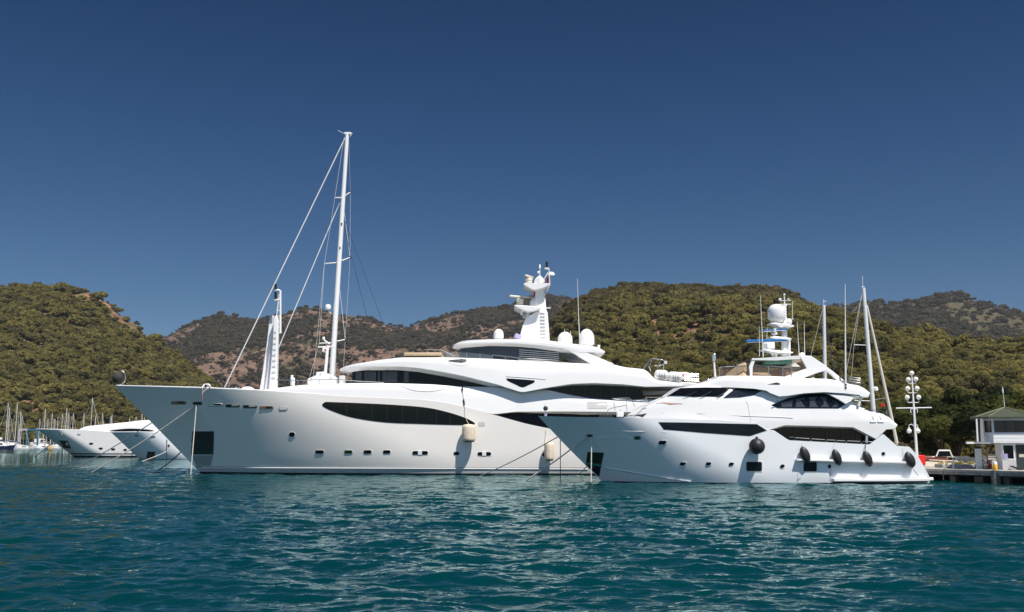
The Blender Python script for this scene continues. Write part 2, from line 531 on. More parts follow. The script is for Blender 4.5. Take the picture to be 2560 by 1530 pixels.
n1 = nt.nodes.new("ShaderNodeTexNoise"); n1.inputs["Scale"].default_value = 2.6; n1.inputs["Detail"].default_value = 3; n1.inputs["Distortion"].default_value = 0.8
nt.links.new(mp.outputs[0], n1.inputs["Vector"])
bp = nt.nodes.new("ShaderNodeBump"); bp.inputs["Strength"].default_value = 0.5; bp.inputs["Distance"].default_value = 0.06
n2 = nt.nodes.new("ShaderNodeTexNoise"); n2.inputs["Scale"].default_value = 0.75; n2.inputs["Detail"].default_value = 2; n2.inputs["Distortion"].default_value = 0.5
nt.links.new(mp.outputs[0], n2.inputs["Vector"])
b2 = nt.nodes.new("ShaderNodeBump"); b2.inputs["Strength"].default_value = 0.55; b2.inputs["Distance"].default_value = 0.2
nt.links.new(n2.outputs["Fac"], b2.inputs["Height"]); nt.links.new(b2.outputs[0], bp.inputs["Normal"])
nt.links.new(n1.outputs["Fac"], bp.inputs["Height"])
# slow change of the water's own colour over the bay
n3 = nt.nodes.new("ShaderNodeTexNoise"); n3.inputs["Scale"].default_value = 0.03; n3.inputs["Detail"].default_value = 3
nt.links.new(tc.outputs["Object"], n3.inputs["Vector"])
cr = nt.nodes.new("ShaderNodeValToRGB"); cr.color_ramp.elements[0].position = .35; cr.color_ramp.elements[1].position = .65
cr.color_ramp.elements[0].color = (0.0, 0.025, 0.030, 1); cr.color_ramp.elements[1].color = (0.0, 0.034, 0.036, 1)
nt.links.new(n3.outputs["Fac"], cr.inputs[0])
df = nt.nodes.new("ShaderNodeBsdfDiffuse"); nt.links.new(cr.outputs[0], df.inputs[0])
gl = nt.nodes.new("ShaderNodeBsdfGlossy"); gl.inputs["Roughness"].default_value = 0.03; gl.inputs[0].default_value = (0.76, 0.95, 0.95, 1)
fr = nt.nodes.new("ShaderNodeFresnel"); fr.inputs[0].default_value = 1.333
fm = nt.nodes.new("ShaderNodeMath"); fm.operation = 'MULTIPLY'; fm.inputs[1].default_value = 0.94      # glare cut by the polariser
for n_ in (df, gl, fr): nt.links.new(bp.outputs[0], n_.inputs["Normal"])
nt.links.new(fr.outputs[0], fm.inputs[0])
mxs = nt.nodes.new("ShaderNodeMixShader")
nt.links.new(fm.outputs[0], mxs.inputs[0]); nt.links.new(df.outputs[0], mxs.inputs[1]); nt.links.new(gl.outputs[0], mxs.inputs[2])
nt.links.new(mxs.outputs[0], nt.nodes["Material Output"].inputs[0])
tag(grid_mesh("water", WX, WY, WZ, water_m), kind="structure")

# ---- hills
def hill_mat(name, rock, rock2, dry, soil, thr, scale):
    m = bpy.data.materials.new(name); m.use_nodes = True
    nt = m.node_tree; b = nt.nodes["Principled BSDF"]; b.inputs["Roughness"].default_value = 0.95; b.inputs["Specular IOR Level"].default_value = 0.1
    tc = nt.nodes.new("ShaderNodeTexCoord")
    def N(sc, det, dist=0.0):
        n = nt.nodes.new("ShaderNodeTexNoise"); n.inputs["Scale"].default_value = sc; n.inputs["Detail"].default_value = det; n.inputs["Distortion"].default_value = dist
        nt.links.new(tc.outputs["Object"], n.inputs["Vector"]); return n.outputs["Fac"]
    def ramp(f, p0, c0, p1, c1):
        r = nt.nodes.new("ShaderNodeValToRGB"); e = r.color_ramp.elements
        e[0].position, e[1].position = p0, p1; e[0].color, e[1].color = (*c0, 1), (*c1, 1)
        nt.links.new(f, r.inputs[0]); return r.outputs[0]
    rk = ramp(N(scale * 6, 9, 0.4), 0.35, rock2, 0.65, rock)
    so = ramp(N(scale * 9, 8), 0.38, soil, 0.62, dry)
    mk = ramp(N(scale, 7, 0.3), thr - 0.03, (0, 0, 0), thr + 0.03, (1, 1, 1))
    mx = nt.nodes.new("ShaderNodeMixRGB"); nt.links.new(mk, mx.inputs[0]); nt.links.new(so, mx.inputs[1]); nt.links.new(rk, mx.inputs[2])
    nt.links.new(mx.outputs[0], b.inputs["Base Color"])
    bp = nt.nodes.new("ShaderNodeBump"); bp.inputs["Strength"].default_value = 0.9; bp.inputs["Distance"].default_value = 0.25 / scale * 0.5
    nt.links.new(N(scale * 7, 9, 0.5), bp.inputs["Height"]); nt.links.new(bp.outputs[0], b.inputs["Normal"])
    return m

class Hill:
    def __init__(s, ridge, D0, D1, relief, seed, gul=90.0, power=1.0, tree_h=0.0, y_ext=300):
        q = [P(a, b, D1) for a, b in ridge]
        s.x = np.array([p.x for p in q]); s.z = np.array([p.z for p in q]) - tree_h
        s.D0, s.D1, s.relief, s.seed, s.gul, s.power = D0, D1, relief, seed, gul, power
    def h(s, X, Y):
        Xr = X * (s.D1 / np.clip(Y, 60, 1.1 * s.D1)) ** 0.9 + (fbm(X / 160, Y / 160, 3, s.seed + 40) - 0.5) * 0.2 * (s.D1 - Y)
        zr = np.interp(Xr, s.x, s.z)
        t = (Y - s.D0) / (s.D1 - s.D0)
        tt = np.clip(t, -0.3, 1)
        prof = np.where(tt > 0, np.abs(tt) ** s.power, 0)
        back = np.clip(t - 1, 0, 3)
        z = zr * prof + np.where(tt < 0, 30 * tt - 0.5, 0) - back * (s.D1 - s.D0) * 0.45
        g = fbm(X / s.gul + 3.1, Y / (s.gul * 1.9), 5, s.seed, True) - 0.55
        e = np.clip(t * 4, 0, 1) * (0.35 + 0.65 * np.clip((1 - t) * 2.2, 0, 1))
        e = e * np.clip(zr / 25.0, 0, 1)
        z = z + g * s.relief * e
        z = z + (fbm(X / 14, Y / 14, 3, s.seed + 5) - 0.5) * s.relief * 0.12 * np.clip(t * 6, 0, 1) * np.clip(zr / 25.0, 0, 1)
        return z
    def mesh(s, name, x0, x1, nx, ny, m, extra=1.25):
        X, Y = np.meshgrid(np.linspace(x0, x1, nx), np.linspace(s.D0 - 40, s.D0 + (s.D1 - s.D0) * extra, ny))
        o = grid_mesh(name, X, Y, s.h(X, Y), m)
        return tag(o, kind="structure")

M_NEAR = hill_mat("near_hill_ground", (0.29, 0.175, 0.11), (0.15, 0.09, 0.06), (0.17, 0.13, 0.06), (0.085, 0.07, 0.032), 0.47, 0.016)
M_MID = hill_mat("dry_hill_ground", (0.20, 0.130, 0.094), (0.12, 0.08, 0.058), (0.105, 0.08, 0.05), (0.07, 0.06, 0.036), 0.47, 0.010)
M_GREEN = hill_mat("far_hill_ground", (0.30, 0.19, 0.13), (0.18, 0.12, 0.08), (0.105, 0.088, 0.05), (0.072, 0.064, 0.036), 0.60, 0.006)

HL = Hill([(-700, 800), (-300, 690), (-60, 728), (0, 714), (60, 709), (95, 707), (150, 716), (222, 724), (252, 737), (285, 764), (311, 788), (341, 804), (362, 830), (394, 852), (445, 892), (504, 925), (551, 957), (600, 990), (700, 1040), (800, 1090)], 540, 800, 19, 3, 80, 0.92, tree_h=3.5)
HC = Hill([(-200, 860), (250, 870), (402, 843), (470, 812), (550, 782), (600, 795), (640, 795), (710, 783), (760, 772), (800, 774), (850, 788), (905, 793), (960, 805), (1021, 816), (1080, 803), (1134, 791), (1200, 775), (1278, 760), (1330, 745), (1371, 739), (1410, 748), (1445, 757), (1500, 775), (1700, 780), (2200, 790)], 1250, 2000, 55, 11, 230, 1.0, tree_h=3)
HR = Hill([(1000, 1180), (1300, 1150), (1355, 900), (1398, 806), (1440, 764), (1480, 738), (1526, 720), (1608, 709), (1680, 708), (1753, 706), (1820, 712), (1887, 707), (1930, 715), (1975, 728), (2021, 760), (2072, 788), (2130, 812), (2230, 838), (2350, 862), (2460, 878), (2560, 890), (2800, 900), (3300, 930)], 235, 820, 46, 23, 190, 0.9, tree_h=6.0)
HF = Hill([(1700, 800), (1900, 775), (2040, 772), (2085, 764), (2130, 752), (2165, 748), (2230, 752), (2290, 751), (2330, 748), (2371, 742), (2410, 748), (2440, 757), (2500, 766), (2560, 782), (2700, 800), (3300, 830)], 1150, 1900, 60, 31, 260, 1.0, tree_h=2)
HL.mesh("hill_near_west", -640, 0, 260, 150, M_NEAR)
HC.mesh("hill_middle", -1300, 700, 420, 200, M_MID)
HR.mesh("hill_near_east", -160, 760, 300, 190, M_NEAR)
HF.mesh("hill_far_east", 250, 1900, 300, 160, M_GREEN)

# ---- woods: crowns of many small leaf tufts, set out over the slopes
def foliage_mat(name, dark, light, yellow, rough=0.75):
    m = bpy.data.materials.new(name); m.use_nodes = True
    nt = m.node_tree; b = nt.nodes["Principled BSDF"]; b.inputs["Roughness"].default_value = rough; b.inputs["Specular IOR Level"].default_value = 0.2
    oi = nt.nodes.new("ShaderNodeObjectInfo"); tc = nt.nodes.new("ShaderNodeTexCoord")
    nz = nt.nodes.new("ShaderNodeTexNoise"); nz.inputs["Scale"].default_value = 1.6; nz.inputs["Detail"].default_value = 3
    nt.links.new(tc.outputs["Object"], nz.inputs["Vector"])
    mt = nt.nodes.new("ShaderNodeMath"); mt.operation = 'MULTIPLY_ADD'; mt.inputs[1].default_value = 0.5; 
    nt.links.new(nz.outputs["Fac"], mt.inputs[0])
    m2 = nt.nodes.new("ShaderNodeMath"); m2.operation = 'MULTIPLY'; m2.inputs[1].default_value = 0.62
    nt.links.new(oi.outputs["Random"], m2.inputs[0]); nt.links.new(m2.outputs[0], mt.inputs[2])
    cr = nt.nodes.new("ShaderNodeValToRGB"); e = cr.color_ramp.elements
    e[0].position, e[0].color = 0.22, (*dark, 1); e[1].position, e[1].color = 0.85, (*yellow, 1)
    k = e.new(0.55); k.color = (*light, 1)
    nt.links.new(mt.outputs[0], cr.inputs[0]); nt.links.new(cr.outputs[0], b.inputs["Base Color"])
    tr = nt.nodes.new("ShaderNodeBsdfTranslucent"); nt.links.new(cr.outputs[0], tr.inputs[0])
    ms = nt.nodes.new("ShaderNodeMixShader"); ms.inputs[0].default_value = 0.58
    nt.links.new(b.outputs[0], ms.inputs[1]); nt.links.new(tr.outputs[0], ms.inputs[2]); nt.links.new(ms.outputs[0], nt.nodes["Material Output"].inputs[0])
    return m
LEAF_NEAR = foliage_mat("pine_foliage", (0.105, 0.098, 0.038), (0.205, 0.185, 0.060), (0.30, 0.26, 0.08))
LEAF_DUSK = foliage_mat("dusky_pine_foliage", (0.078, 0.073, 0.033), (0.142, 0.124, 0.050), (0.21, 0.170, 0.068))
LEAF_MID = foliage_mat("scrub_foliage", (0.066, 0.064, 0.037), (0.106, 0.098, 0.054), (0.165, 0.13, 0.082))
LEAF_BROAD = foliage_mat("broad_foliage", (0.020, 0.032, 0.009), (0.058, 0.074, 0.018), (0.12, 0.122, 0.028))
BARK = mat("bark", (0.12, 0.085, 0.055), 0.9, var=0.4, scale=6)

def crown_arrays(seed, R_, H_, nclump, per, qs, flat=0.75, base=0.25):
    g = np.random.default_rng(seed)
    V, Fc = [], []
    ico = bmesh.new(); bmesh.ops.create_icosphere(ico, subdivisions=1, radius=1.0)
    iv = np.array([v.co[:] for v in ico.verts]); iff = [[v.index for v in f.verts] for f in ico.faces]; ico.free()
    nV = 0
    for c in range(nclump):
        a = g.uniform(0, 2 * np.pi); rr = R_ * math.sqrt(g.uniform(0, 1)) * 0.72
        top = math.sqrt(max(0.05, 1 - (rr / R_) ** 2))
        cz = H_ * (base + (1 - base) * top * g.uniform(0.45, 0.92))
        cen = np.array([rr * math.cos(a), rr * math.sin(a), cz]); cr_ = R_ * g.uniform(0.26, 0.44)
        w = iv * cr_ * np.array([1, 1, flat]) * g.uniform(0.62, 0.9, (len(iv), 1)) + cen
        V.append(w); Fc += [[i + nV for i in f] for f in iff]; nV += len(w)
        d = g.normal(size=(per, 3)); d /= np.linalg.norm(d, axis=1)[:, None]
        d[:, 2] = np.where(d[:, 2] < -0.45, -d[:, 2], d[:, 2])
        pos = cen + d * cr_ * np.array([1, 1, flat]) * g.uniform(0.75, 1.12, (per, 1))
        nrm = d + g.normal(0, 0.45, (per, 3)); nrm /= np.linalg.norm(nrm, axis=1)[:, None]
        t = np.cross(nrm, g.normal(size=(per, 3))); t /= np.linalg.norm(t, axis=1)[:, None]
        s_ = np.cross(nrm, t); q = qs * R_ * g.uniform(0.6, 1.35, (per, 1))
        quad = np.stack([pos - t * q - s_ * q * .6, pos + t * q - s_ * q * .5, pos + t * q * .8 + s_ * q * .6, pos - t * q * .7 + s_ * q * .7], 1).reshape(-1, 3)
        V.append(quad); Fc += [[nV + 4 * i, nV + 4 * i + 1, nV + 4 * i + 2, nV + 4 * i + 3] for i in range(per)]; nV += 4 * per
    return np.concatenate(V), Fc
def crown_mesh(name, m, trunk=None, **kw):
    v, f = crown_arrays(**kw)
    me = bpy.data.meshes.new(name); me.from_pydata(v.tolist(), [], f); me.materials.append(m); me.update()
    return me

def variants(prefix, m, n, **kw):
    col = bpy.data.collections.new(prefix)
    for i in range(n):
        k = dict(kw); k['R_'] = kw['R_'] * (0.85 + 0.3 * i / max(1, n - 1)); k['H_'] = kw['H_'] * (1.25 - 0.45 * i / max(1, n - 1))
        me = crown_mesh(f"{prefix}_crown", m, seed=100 + i, **k)
        col.objects.link(bpy.data.objects.new(f"{prefix}_crown", me))
    return col

def scatter(name, pts, sc, col):
    me = bpy.data.meshes.new(name); me.from_pydata([tuple(p) for p in pts], [], [])
    at = me.attributes.new("size", 'FLOAT', 'POINT'); at.data.foreach_set("value", np.asarray(sc, np.float32))
    ro = me.attributes.new("turn", 'FLOAT', 'POINT'); ro.data.foreach_set("value", np.random.default_rng(3).uniform(0, 6.28, len(pts)).astype(np.float32))
    o = bpy.data.objects.new(name, me); C.objects.link(o)
    ng = bpy.data.node_groups.new(name + "_scatter", 'GeometryNodeTree')
    ng.interface.new_socket('Geometry', in_out='INPUT', socket_type='NodeSocketGeometry')
    ng.interface.new_socket('Geometry', in_out='OUTPUT', socket_type='NodeSocketGeometry')
    N = ng.nodes.new; L = ng.links.new
    gi, go = N('NodeGroupInput'), N('NodeGroupOutput')
    ci = N('GeometryNodeCollectionInfo'); ci.inputs[0].default_value = col; ci.inputs[1].default_value = True; ci.inputs[2].default_value = True
    ip = N('GeometryNodeInstanceOnPoints'); ip.inputs['Pick Instance'].default_value = True
    a1 = N('GeometryNodeInputNamedAttribute'); a1.data_type = 'FLOAT'; a1.inputs[0].default_value = "size"
    a2 = N('GeometryNodeInputNamedAttribute'); a2.data_type = 'FLOAT'; a2.inputs[0].default_value = "turn"
    cx = N('ShaderNodeCombineXYZ'); L(a2.outputs[0], cx.inputs[2])
    ri = N('FunctionNodeRandomValue'); ri.data_type = 'INT'
    ri.inputs[4].default_value = 0; ri.inputs[5].default_value = len(col.objects) - 1
    L(gi.outputs[0], ip.inputs['Points']); L(ci.outputs[0], ip.inputs['Instance']); L(ri.outputs[2], ip.inputs['Instance Index'])
    L(cx.outputs[0], ip.inputs['Rotation']); L(a1.outputs[0], ip.inputs['Scale']); L(ip.outputs[0], go.inputs[0])
    md = o.modifiers.new("scatter", 'NODES'); md.node_group = ng
    return tag(o, kind="stuff")

V_NEAR = variants("pine", LEAF_NEAR, 6, R_=3.0, H_=3.1, nclump=11, per=44, qs=0.13, flat=0.8, base=0.08)
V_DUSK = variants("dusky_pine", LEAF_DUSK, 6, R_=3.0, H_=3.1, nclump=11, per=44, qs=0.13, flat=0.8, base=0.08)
V_FRONT = variants("shore_pine", LEAF_NEAR, 4, R_=3.0, H_=3.6, nclump=16, per=150, qs=0.075, flat=0.85, base=0.08)
V_MID = variants("scrub", LEAF_MID, 4, R_=3.2, H_=3.2, nclump=6, per=22, qs=0.2)

def wood(name, hill, n, x0, x1, y0, y1, sc, dens, col, seed, sink=0.15):
    g = np.random.default_rng(seed)
    X = g.uniform(x0, x1, n); Y = y0 + (y1 - y0) * g.uniform(0, 1, n)
    # keep the wedge of ground the picture could see (and a margin)
    ok = (np.abs(X / Y) < 0.64) & (g.uniform(0, 1, n) < dens(X, Y))
    X, Y = X[ok], Y[ok]; Z = hill.h(X, Y)
    ok = Z > 0.5; X, Y, Z = X[ok], Y[ok], Z[ok]
    s_ = g.lognormal(0, 0.25, len(X)) * sc
    return scatter(name, np.stack([X, Y, Z - sink * s_], -1), s_, col)

def dL(X, Y):
    d_ = fbm(X / 45, Y / 45, 4, 71)
    t = (Y - HL.D0) / (HL.D1 - HL.D0)
    bare = np.clip((X + 372) / 12, 0, 1) * np.clip((-296 - X) / 12, 0, 1) * np.clip((t - 0.8) * 9, 0, 1)      # rocky edge along the skyline
    bare2 = np.clip((X + 425) / 8, 0, 1) * np.clip((-385 - X) / 8, 0, 1) * np.clip((t - 0.93) * 14, 0, 1)
    return np.clip((1.25 - np.clip((d_ - 0.56) * 9, 0, 1) * 0.75), 0, 1) * (1 - 0.82 * bare) * (1 - 0.75 * bare2)
def dC(X, Y):
    g_ = np.exp(-((X + 350) / 230) ** 2) * np.clip((Y - 1330) / 120, 0, 1) * np.clip((1950 - Y) / 120, 0, 1)
    return np.clip(0.98 - np.clip((fbm(X / 120, Y / 150, 5, 81) - 0.54 + 0.085 * g_) * 9, 0, 1) * 0.88, 0.05, 1)
def dR(X, Y):
    return np.clip(1.2 - np.clip((fbm(X / 70, Y / 80, 5, 91) - 0.55) * 9, 0, 1) * 0.7, 0.1, 1)
def dF(X, Y):
    return np.clip(1.0 - np.clip((fbm(X / 130, Y / 150, 5, 95) - 0.52) * 10, 0, 1) * 0.85, 0.05, 1)
wood("pine_wood", HL, 11500, -560, -60, 542, 815, 1.12, dL, V_NEAR, 1)
wood("hill_scrub", HC, 42000, -1150, 430, 1255, 2030, 1.5, dC, V_MID, 2)
wood("pine_wood", HR, 8000, -100, 560, 400, 620, 1.0, dR, V_NEAR, 3)
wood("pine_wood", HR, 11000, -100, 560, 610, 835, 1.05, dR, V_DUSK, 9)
wood("pine_wood", HR, 5200, 0, 330, 240, 400, 1.0, dR, V_FRONT, 8)
wood("hill_scrub", HF, 15000, 300, 1200, 1160, 1930, 1.9, dF, V_MID, 4)
wood("hill_scrub", HC, 26000, -1150, 430, 1255, 2030, .75, lambda X, Y: (.25 + .75 * dC(X, Y)) * np.clip(fbm(X / 60, Y / 60, 3, 14) * 1.3, 0, 1), V_MID, 6)

# ---- low land behind the quays
GROUND = mat("dry_ground", (0.22, 0.19, 0.13), 0.95, var=0.4, scale=0.3)
CONC = mat("concrete", (0.36, 0.35, 0.33), 0.85, var=0.3, scale=1.5, bump=0.2)
CONC_D = mat("wet_concrete", (0.05, 0.052, 0.05), 0.7, var=0.5, scale=1.0)
def land(name, poly, z0, z1, m):
    mb = MB(); mb.prism([(x, y, z1) for x, y in poly], (0, 0, z0 - z1))
    return tag(mb.build(name, m, smooth=0), kind="structure")
land("shore_ground", [(-700, 512), (60, 512), (60, 640), (-700, 640)], -1.5, 1.1, GROUND)
land("shore_ground", [(37, 112), (260, 96), (520, 260), (300, 330), (37, 330)], -1.5, 1.0, GROUND)
# ================================================================ THE LARGE YACHT
YA = 101.5
STEM_A = [(287, 965), (335, 1010), (366, 1044), (440, 1122), (470, 1147), (500, 1181)]
SHEER_A = [(287, 965), (380, 967), (500, 970), (640, 976), (760, 984), (868, 991), (1056, 999), (1110, 1006), (1164, 1017), (1232, 1036), (1314, 1059), (1372, 1071), (1470, 1086), (1600, 1092), (1725, 1094)]
XEA = P(1722, 1100, YA).x
HA, bA, zsA, xsA = make_hull(YA, 5.6, STEM_A, SHEER_A, lambda z: XEA + 0.25 * z, 31.0, 18.0, p=2.2, zref=9.3, narrow=0.03, pz=1.0)
yA = thing("motor_yacht", "big white motor yacht with tall radar tower and long grey shaded bow", "yacht", (P(1000, 1182, YA).x, YA, 0))
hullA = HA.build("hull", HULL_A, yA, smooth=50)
BVA = HA.bvh()

def win(name, outline, bvh, parent, m=GLASS, off=0.03, step=9, rim=None, rimw=1.6):
    o = patch(outline, bvh, off, step).build(name, m, parent, smooth=60)
    return o
def port(parent, bvh, cx, cy, w, h, slant=0.0, r=9, name="porthole", m=GLASS, rimm=None, ro=(0.9, 1.0)):
    f = patch(rrect(cx + ro[0], cy + ro[1], w + 2.6, h + 2.6, r, 4, slant), bvh, 0.02, 40).build(name, rimm or WHITE2, parent)
    patch(rrect(cx, cy, w, h, r, 4, slant), bvh, 0.045, 40).build("glass", m, f)
    return f

# long salon window in the hull
WA = spline([(806, 1014), (812, 1006), (826, 1005), (922, 1008.7), (1000, 1013), (1070, 1019.5), (1124, 1031.6), (1164, 1045), (1185, 1056), (1186, 1060), (1178, 1062.8), (1120, 1062), (1056, 1060), (962, 1056), (881, 1043.8), (827, 1026)], 5, True)
w = win("salon_window", WA, BVA, hullA)
for x in (866, 930, 968, 1006, 1043, 1090, 1125):
    y0 = np.interp(x, [826, 922, 1000, 1070, 1124], [1005, 1008.7, 1013, 1019.5, 1031.6]); y1 = np.interp(x, [827, 881, 962, 1056, 1130], [1026, 1043.8, 1056, 1060, 1062])
    patch([(x, y0 + 2), (x + 1.3, y0 + 2), (x + 1.3, y1 - 2), (x, y1 - 2)], BVA, 0.04, 30, 0.02).build("mullion", mat("dark_mullion", (0.012, 0.012, 0.013), 0.3), w)
GREENISH = mat("lit_cabin_glass", (0.01, 0.03, 0.008), 0.08)
for cx, w_, mm in ((799, 21, GLASS), (871, 20, GREENISH), (919, 20, GLASS), (967, 19, GLASS), (1141, 14, GLASS)):
    port(hullA, BVA, cx, 1129.5 if cx < 1000 else 1133.5, w_, 8.5, m=mm)
for cx in (1050.5, 1211):
    f = port(hullA, BVA, cx, 1132 if cx < 1100 else 1134.5, 39 if cx < 1100 else 34, 9)
    patch(rrect(cx - 0.5, 1132 if cx < 1100 else 1134.5, 10, 9.2, 1, 3), BVA, 0.06, 40).build("shutter", WHITE2, f)
port(hullA, BVA, 730, 1086, 14, 11.5, r=6)
patch(rrect(1204, 1060, 17, 10.5, 3.5), BVA, 0.025, 30).build("vent", GRILL, hullA)
port(hullA, BVA, 1369, 1137, 26, 9)
# row of fairleads and bulwark openings below the sheer line
CHROME_RIM = mat("polished_rim", (0.75, 0.72, 0.68), 0.25, metal=0.6)
for cx, cy, w_, m_ in ((447, 1007, 36, TEAK), (494, 1008.5, 22, BLACKM), (539, 1012, 35, WHITE2), (582, 1014.5, 34, BLACKM), (625, 1016.5, 34, BLACKM), (666.5, 1019, 33, TEAK), (708, 1020.5, 20, WHITE2)):
    f = patch(rrect(cx, cy, w_ + 3, 9.5 if w_ > 21 else 12, 6, 4), BVA, 0.02, 40).build("bulwark_opening", CHROME_RIM, hullA)
    patch(rrect(cx, cy - 0.4, w_, 6.6 if w_ > 21 else 8, 4, 4), BVA, 0.05, 40).build("recess", m_, f)
    if w_ > 30: patch(rrect(cx + 6, cy - 1.4, w_ * .5, 3.6, 2, 3), BVA, 0.07, 40).build("fitting", BLACKM if m_ is not BLACKM else CREAM, f)
# anchor pocket
ap = patch([(481, 1078), (535, 1078), (533.5, 1136), (478, 1136)], BVA, 0.03, 12).build("anchor_pocket", mat("pocket_steel", (0.02, 0.035, 0.03), 0.35, var=0.5, scale=1.5), hullA)
patch([(483, 1079.5), (533, 1079.5), (532.6, 1096), (482, 1096)], BVA, 0.05, 12).build("hawse_recess", BLACKM, ap)
patch([(479, 1138), (533, 1138), (527, 1164), (492, 1164)], BVA, 0.02, 12).build("wear_plate", mat("wear_plate_steel", (0.42, 0.42, 0.42), 0.35, metal=0.4), hullA)
# spray rail along the bottom
sp_ = []
for q in np.linspace(506, 1470, 60):
    sp_.append(side(q, np.interp(q, [506, 1470], [1169, 1173]), bA, YA, -0.03))
rail(sp_, 0.05).build("spray_rail", WHITE2, hullA)
# capping rail
cr_ = [P(287, 964.5, YA)] + [side(q, np.interp(q, [p[0] for p in SHEER_A], [p[1] for p in SHEER_A]) - 0.6, bA, YA, 0.1) for q in np.linspace(292, 800, 60)]
rail(cr_, 0.09).build("capping_rail", WHITE, hullA)

# ---- main deck: high white bulwark over the hull line
bM = lambda x, z: max(0.0, bA(x, min(z, zsA(x))) - 0.03 - 0.13 * max(0.0, z - zsA(x)))
TOP1 = [(641, 976.8), (665, 973.5), (691, 970), (734, 964.7), (760, 962), (820, 960), (895, 957.5), (1003, 958.5), (1083, 961), (1137, 965.6), (1205, 967.5), (1235, 965), (1270, 968), (1304, 982), (1335, 977), (1366, 971.5), (1417, 984), (1475, 994.5), (1543, 999), (1607, 998.5), (1722, 1000)]
BOT1 = [(641, 977), (691, 980), (760, 984.4), (868, 991.4), (1056, 999.4), (1110, 1006.4), (1164, 1017.4), (1232, 1035.5), (1291, 1029), (1406, 1028.5), (1475, 1029), (1722, 1032)]
CH1 = [(641, 977.4), (760, 984.8), (1056, 999.8), (1232, 1037), (1291, 1030.5), (1340, 1033), (1406, 1034), (1475, 1037), (1490, 1036), (1722, 1040)]
T1 = tier(TOP1, BOT1, bM, YA, (CH1, 0.5), N=240, M=10, rnd=0.25, camber=0.05)
t1 = T1.build("main_deck_bulwark", WHITE, yA, smooth=45)
BV1 = T1.bvh()
# side deck window between hull line and overhang
bI = lambda x, z: max(0.0, bM(x, z) - 1.0)
mb = tier([(1236, 1034), (1300, 1026), (1722, 1027)], [(1236, 1036), (1300, 1058), (1372, 1074), (1470, 1090), (1722, 1098)], bI, YA, N=80, M=4, smooth=False)
mb.build("main_deck_saloon", GLASS, yA)
patch(rrect(1493, 1013, 49, 17, 1.5, 3), BV1, 0.02, 20).build("vent_panel", GRILL, t1)
# hollowed bulwark end (soft scoop)
patch(spline([(995, 961.5), (1030, 964.5), (1075, 967.5), (1115, 966), (1110, 972.5), (1085, 977.5), (1060, 978.5), (1030, 975), (1008, 967)], 4, True), BV1, 0.04, 10, 0.05).build("bulwark_scoop", WHITE, t1)

# ---- bridge deck
xB = P(849, 925, YA).x; zB = P(849, 925, YA).z
bB = plan(xB, 13.5, 5.55, 0.10, zB, 0.25, 2.0)
TOP2 = [(849.5, 922), (862, 917), (880, 912), (940, 901), (1000, 893.7), (1113, 893.2), (1225, 897), (1338, 904), (1473, 909.5), (1535, 911), (1560, 918), (1612, 923), (1624, 932), (1636, 949), (1660, 952), (1706, 958)]
BOT2 = [(849.5, 926), (862, 922), (878, 917), (930, 915.5), (1011, 916.5), (1056, 921), (1110, 930), (1164, 941), (1245, 961.5), (1304.6, 981), (1365, 969.5), (1429, 959.5), (1486, 957.5), (1557, 960.5), (1612, 966.5), (1706, 965.5)]
CH2 = [(849.5, 928), (862, 931), (878, 930.5), (905, 925.5), (994, 925), (1046, 929.5), (1110, 941), (1164, 952), (1224, 965.6), (1250, 966), (1304.6, 982.5), (1365, 971.5), (1429, 963.5), (1486, 962), (1557, 965), (1606, 968.5), (1706, 968)]
T2 = tier(TOP2, BOT2, bB, YA, (CH2, 0.55), N=240, M=12, rnd=0.45, camber=0.25)
t2 = T2.build("bridge_deck", WHITE, yA, smooth=45)
BV2 = T2.bvh()
bG = lambda x, z: max(0.0, bB(x, zB) - 0.62)
def glasshouse(top, bot, b, name, parent, m, Yc, N=100):
    return tier(top, bot, b, Yc, N=N, M=4, smooth=False).build(name, m, parent, smooth=50)
g2 = glasshouse([(880, 918), (905, 915), (1046, 920), (1230, 950), (1260, 962)], [(880, 965), (1000, 966), (1150, 972), (1230, 975), (1260, 975)], bG, "bridge_windows", yA, GLASS, YA)
g3 = glasshouse([(1352, 965), (1486, 950), (1606, 958)], [(1352, 985), (1430, 1002), (1543, 1012), (1606, 1012)], lambda x, z: max(0.0, bB(x, zB) - 0.75), "lounge_windows", yA, GLASS, YA)
# paler panes seen through the bridge glass
for (x0, x1) in ((889, 905), (911, 940), (945, 950), (956, 993), (1010, 1022)):
    y0 = 929; y1 = 955
    pts = [(x0, y0), (x1, y0), (x1, y1), (x0, y1)]
    mb = MB()
    a = [side(x, y, bG, YA, -0.04) for x, y in pts]
    rows = [[side(x0 + (x1 - x0) * i / 5, y, bG, YA, -0.04) for i in range(6)] for y in (y0, y1)]
    mb.grid(rows).build("pane", GLASS2, g2)
for x in (1395, 1431, 1463, 1502, 1532, 1565):
    mb = MB(); q0 = side(x, 960, lambda a, z: bB(a, zB) - 0.75, YA, -0.03); q1 = side(x, 1000, lambda a, z: bB(a, zB) - 0.75, YA, -0.03)
    mb.bar(q0, q1, 0.06, 0.04).build("mullion", mat("dark_mullion", (0.012, 0.012, 0.013), 0.3), g3)
# windscreen wipers
for x in (884, 917, 966):
    rail([side(x + 6, 921, bG, YA, -0.25), side(x - 3, 940, bG, YA, -0.06)], 0.025).build("wiper", BLACKM, g2)
# arrow window and its moulding
win("arrow_window", spline([(1266, 947.5), (1270, 946.2), (1300, 948), (1331, 950.5), (1337, 952.5), (1334, 957), (1322, 962.5), (1306, 968.5), (1288, 961), (1271, 953)], 4, True), BV2, t2, GLASS, 0.02, 8)
rail([side(q, y, bB, YA, -0.02) for q, y in ((1265, 941), (1300, 943), (1330, 945.5), (1364, 948))], 0.025).build("seam_line", GRILL, t2)
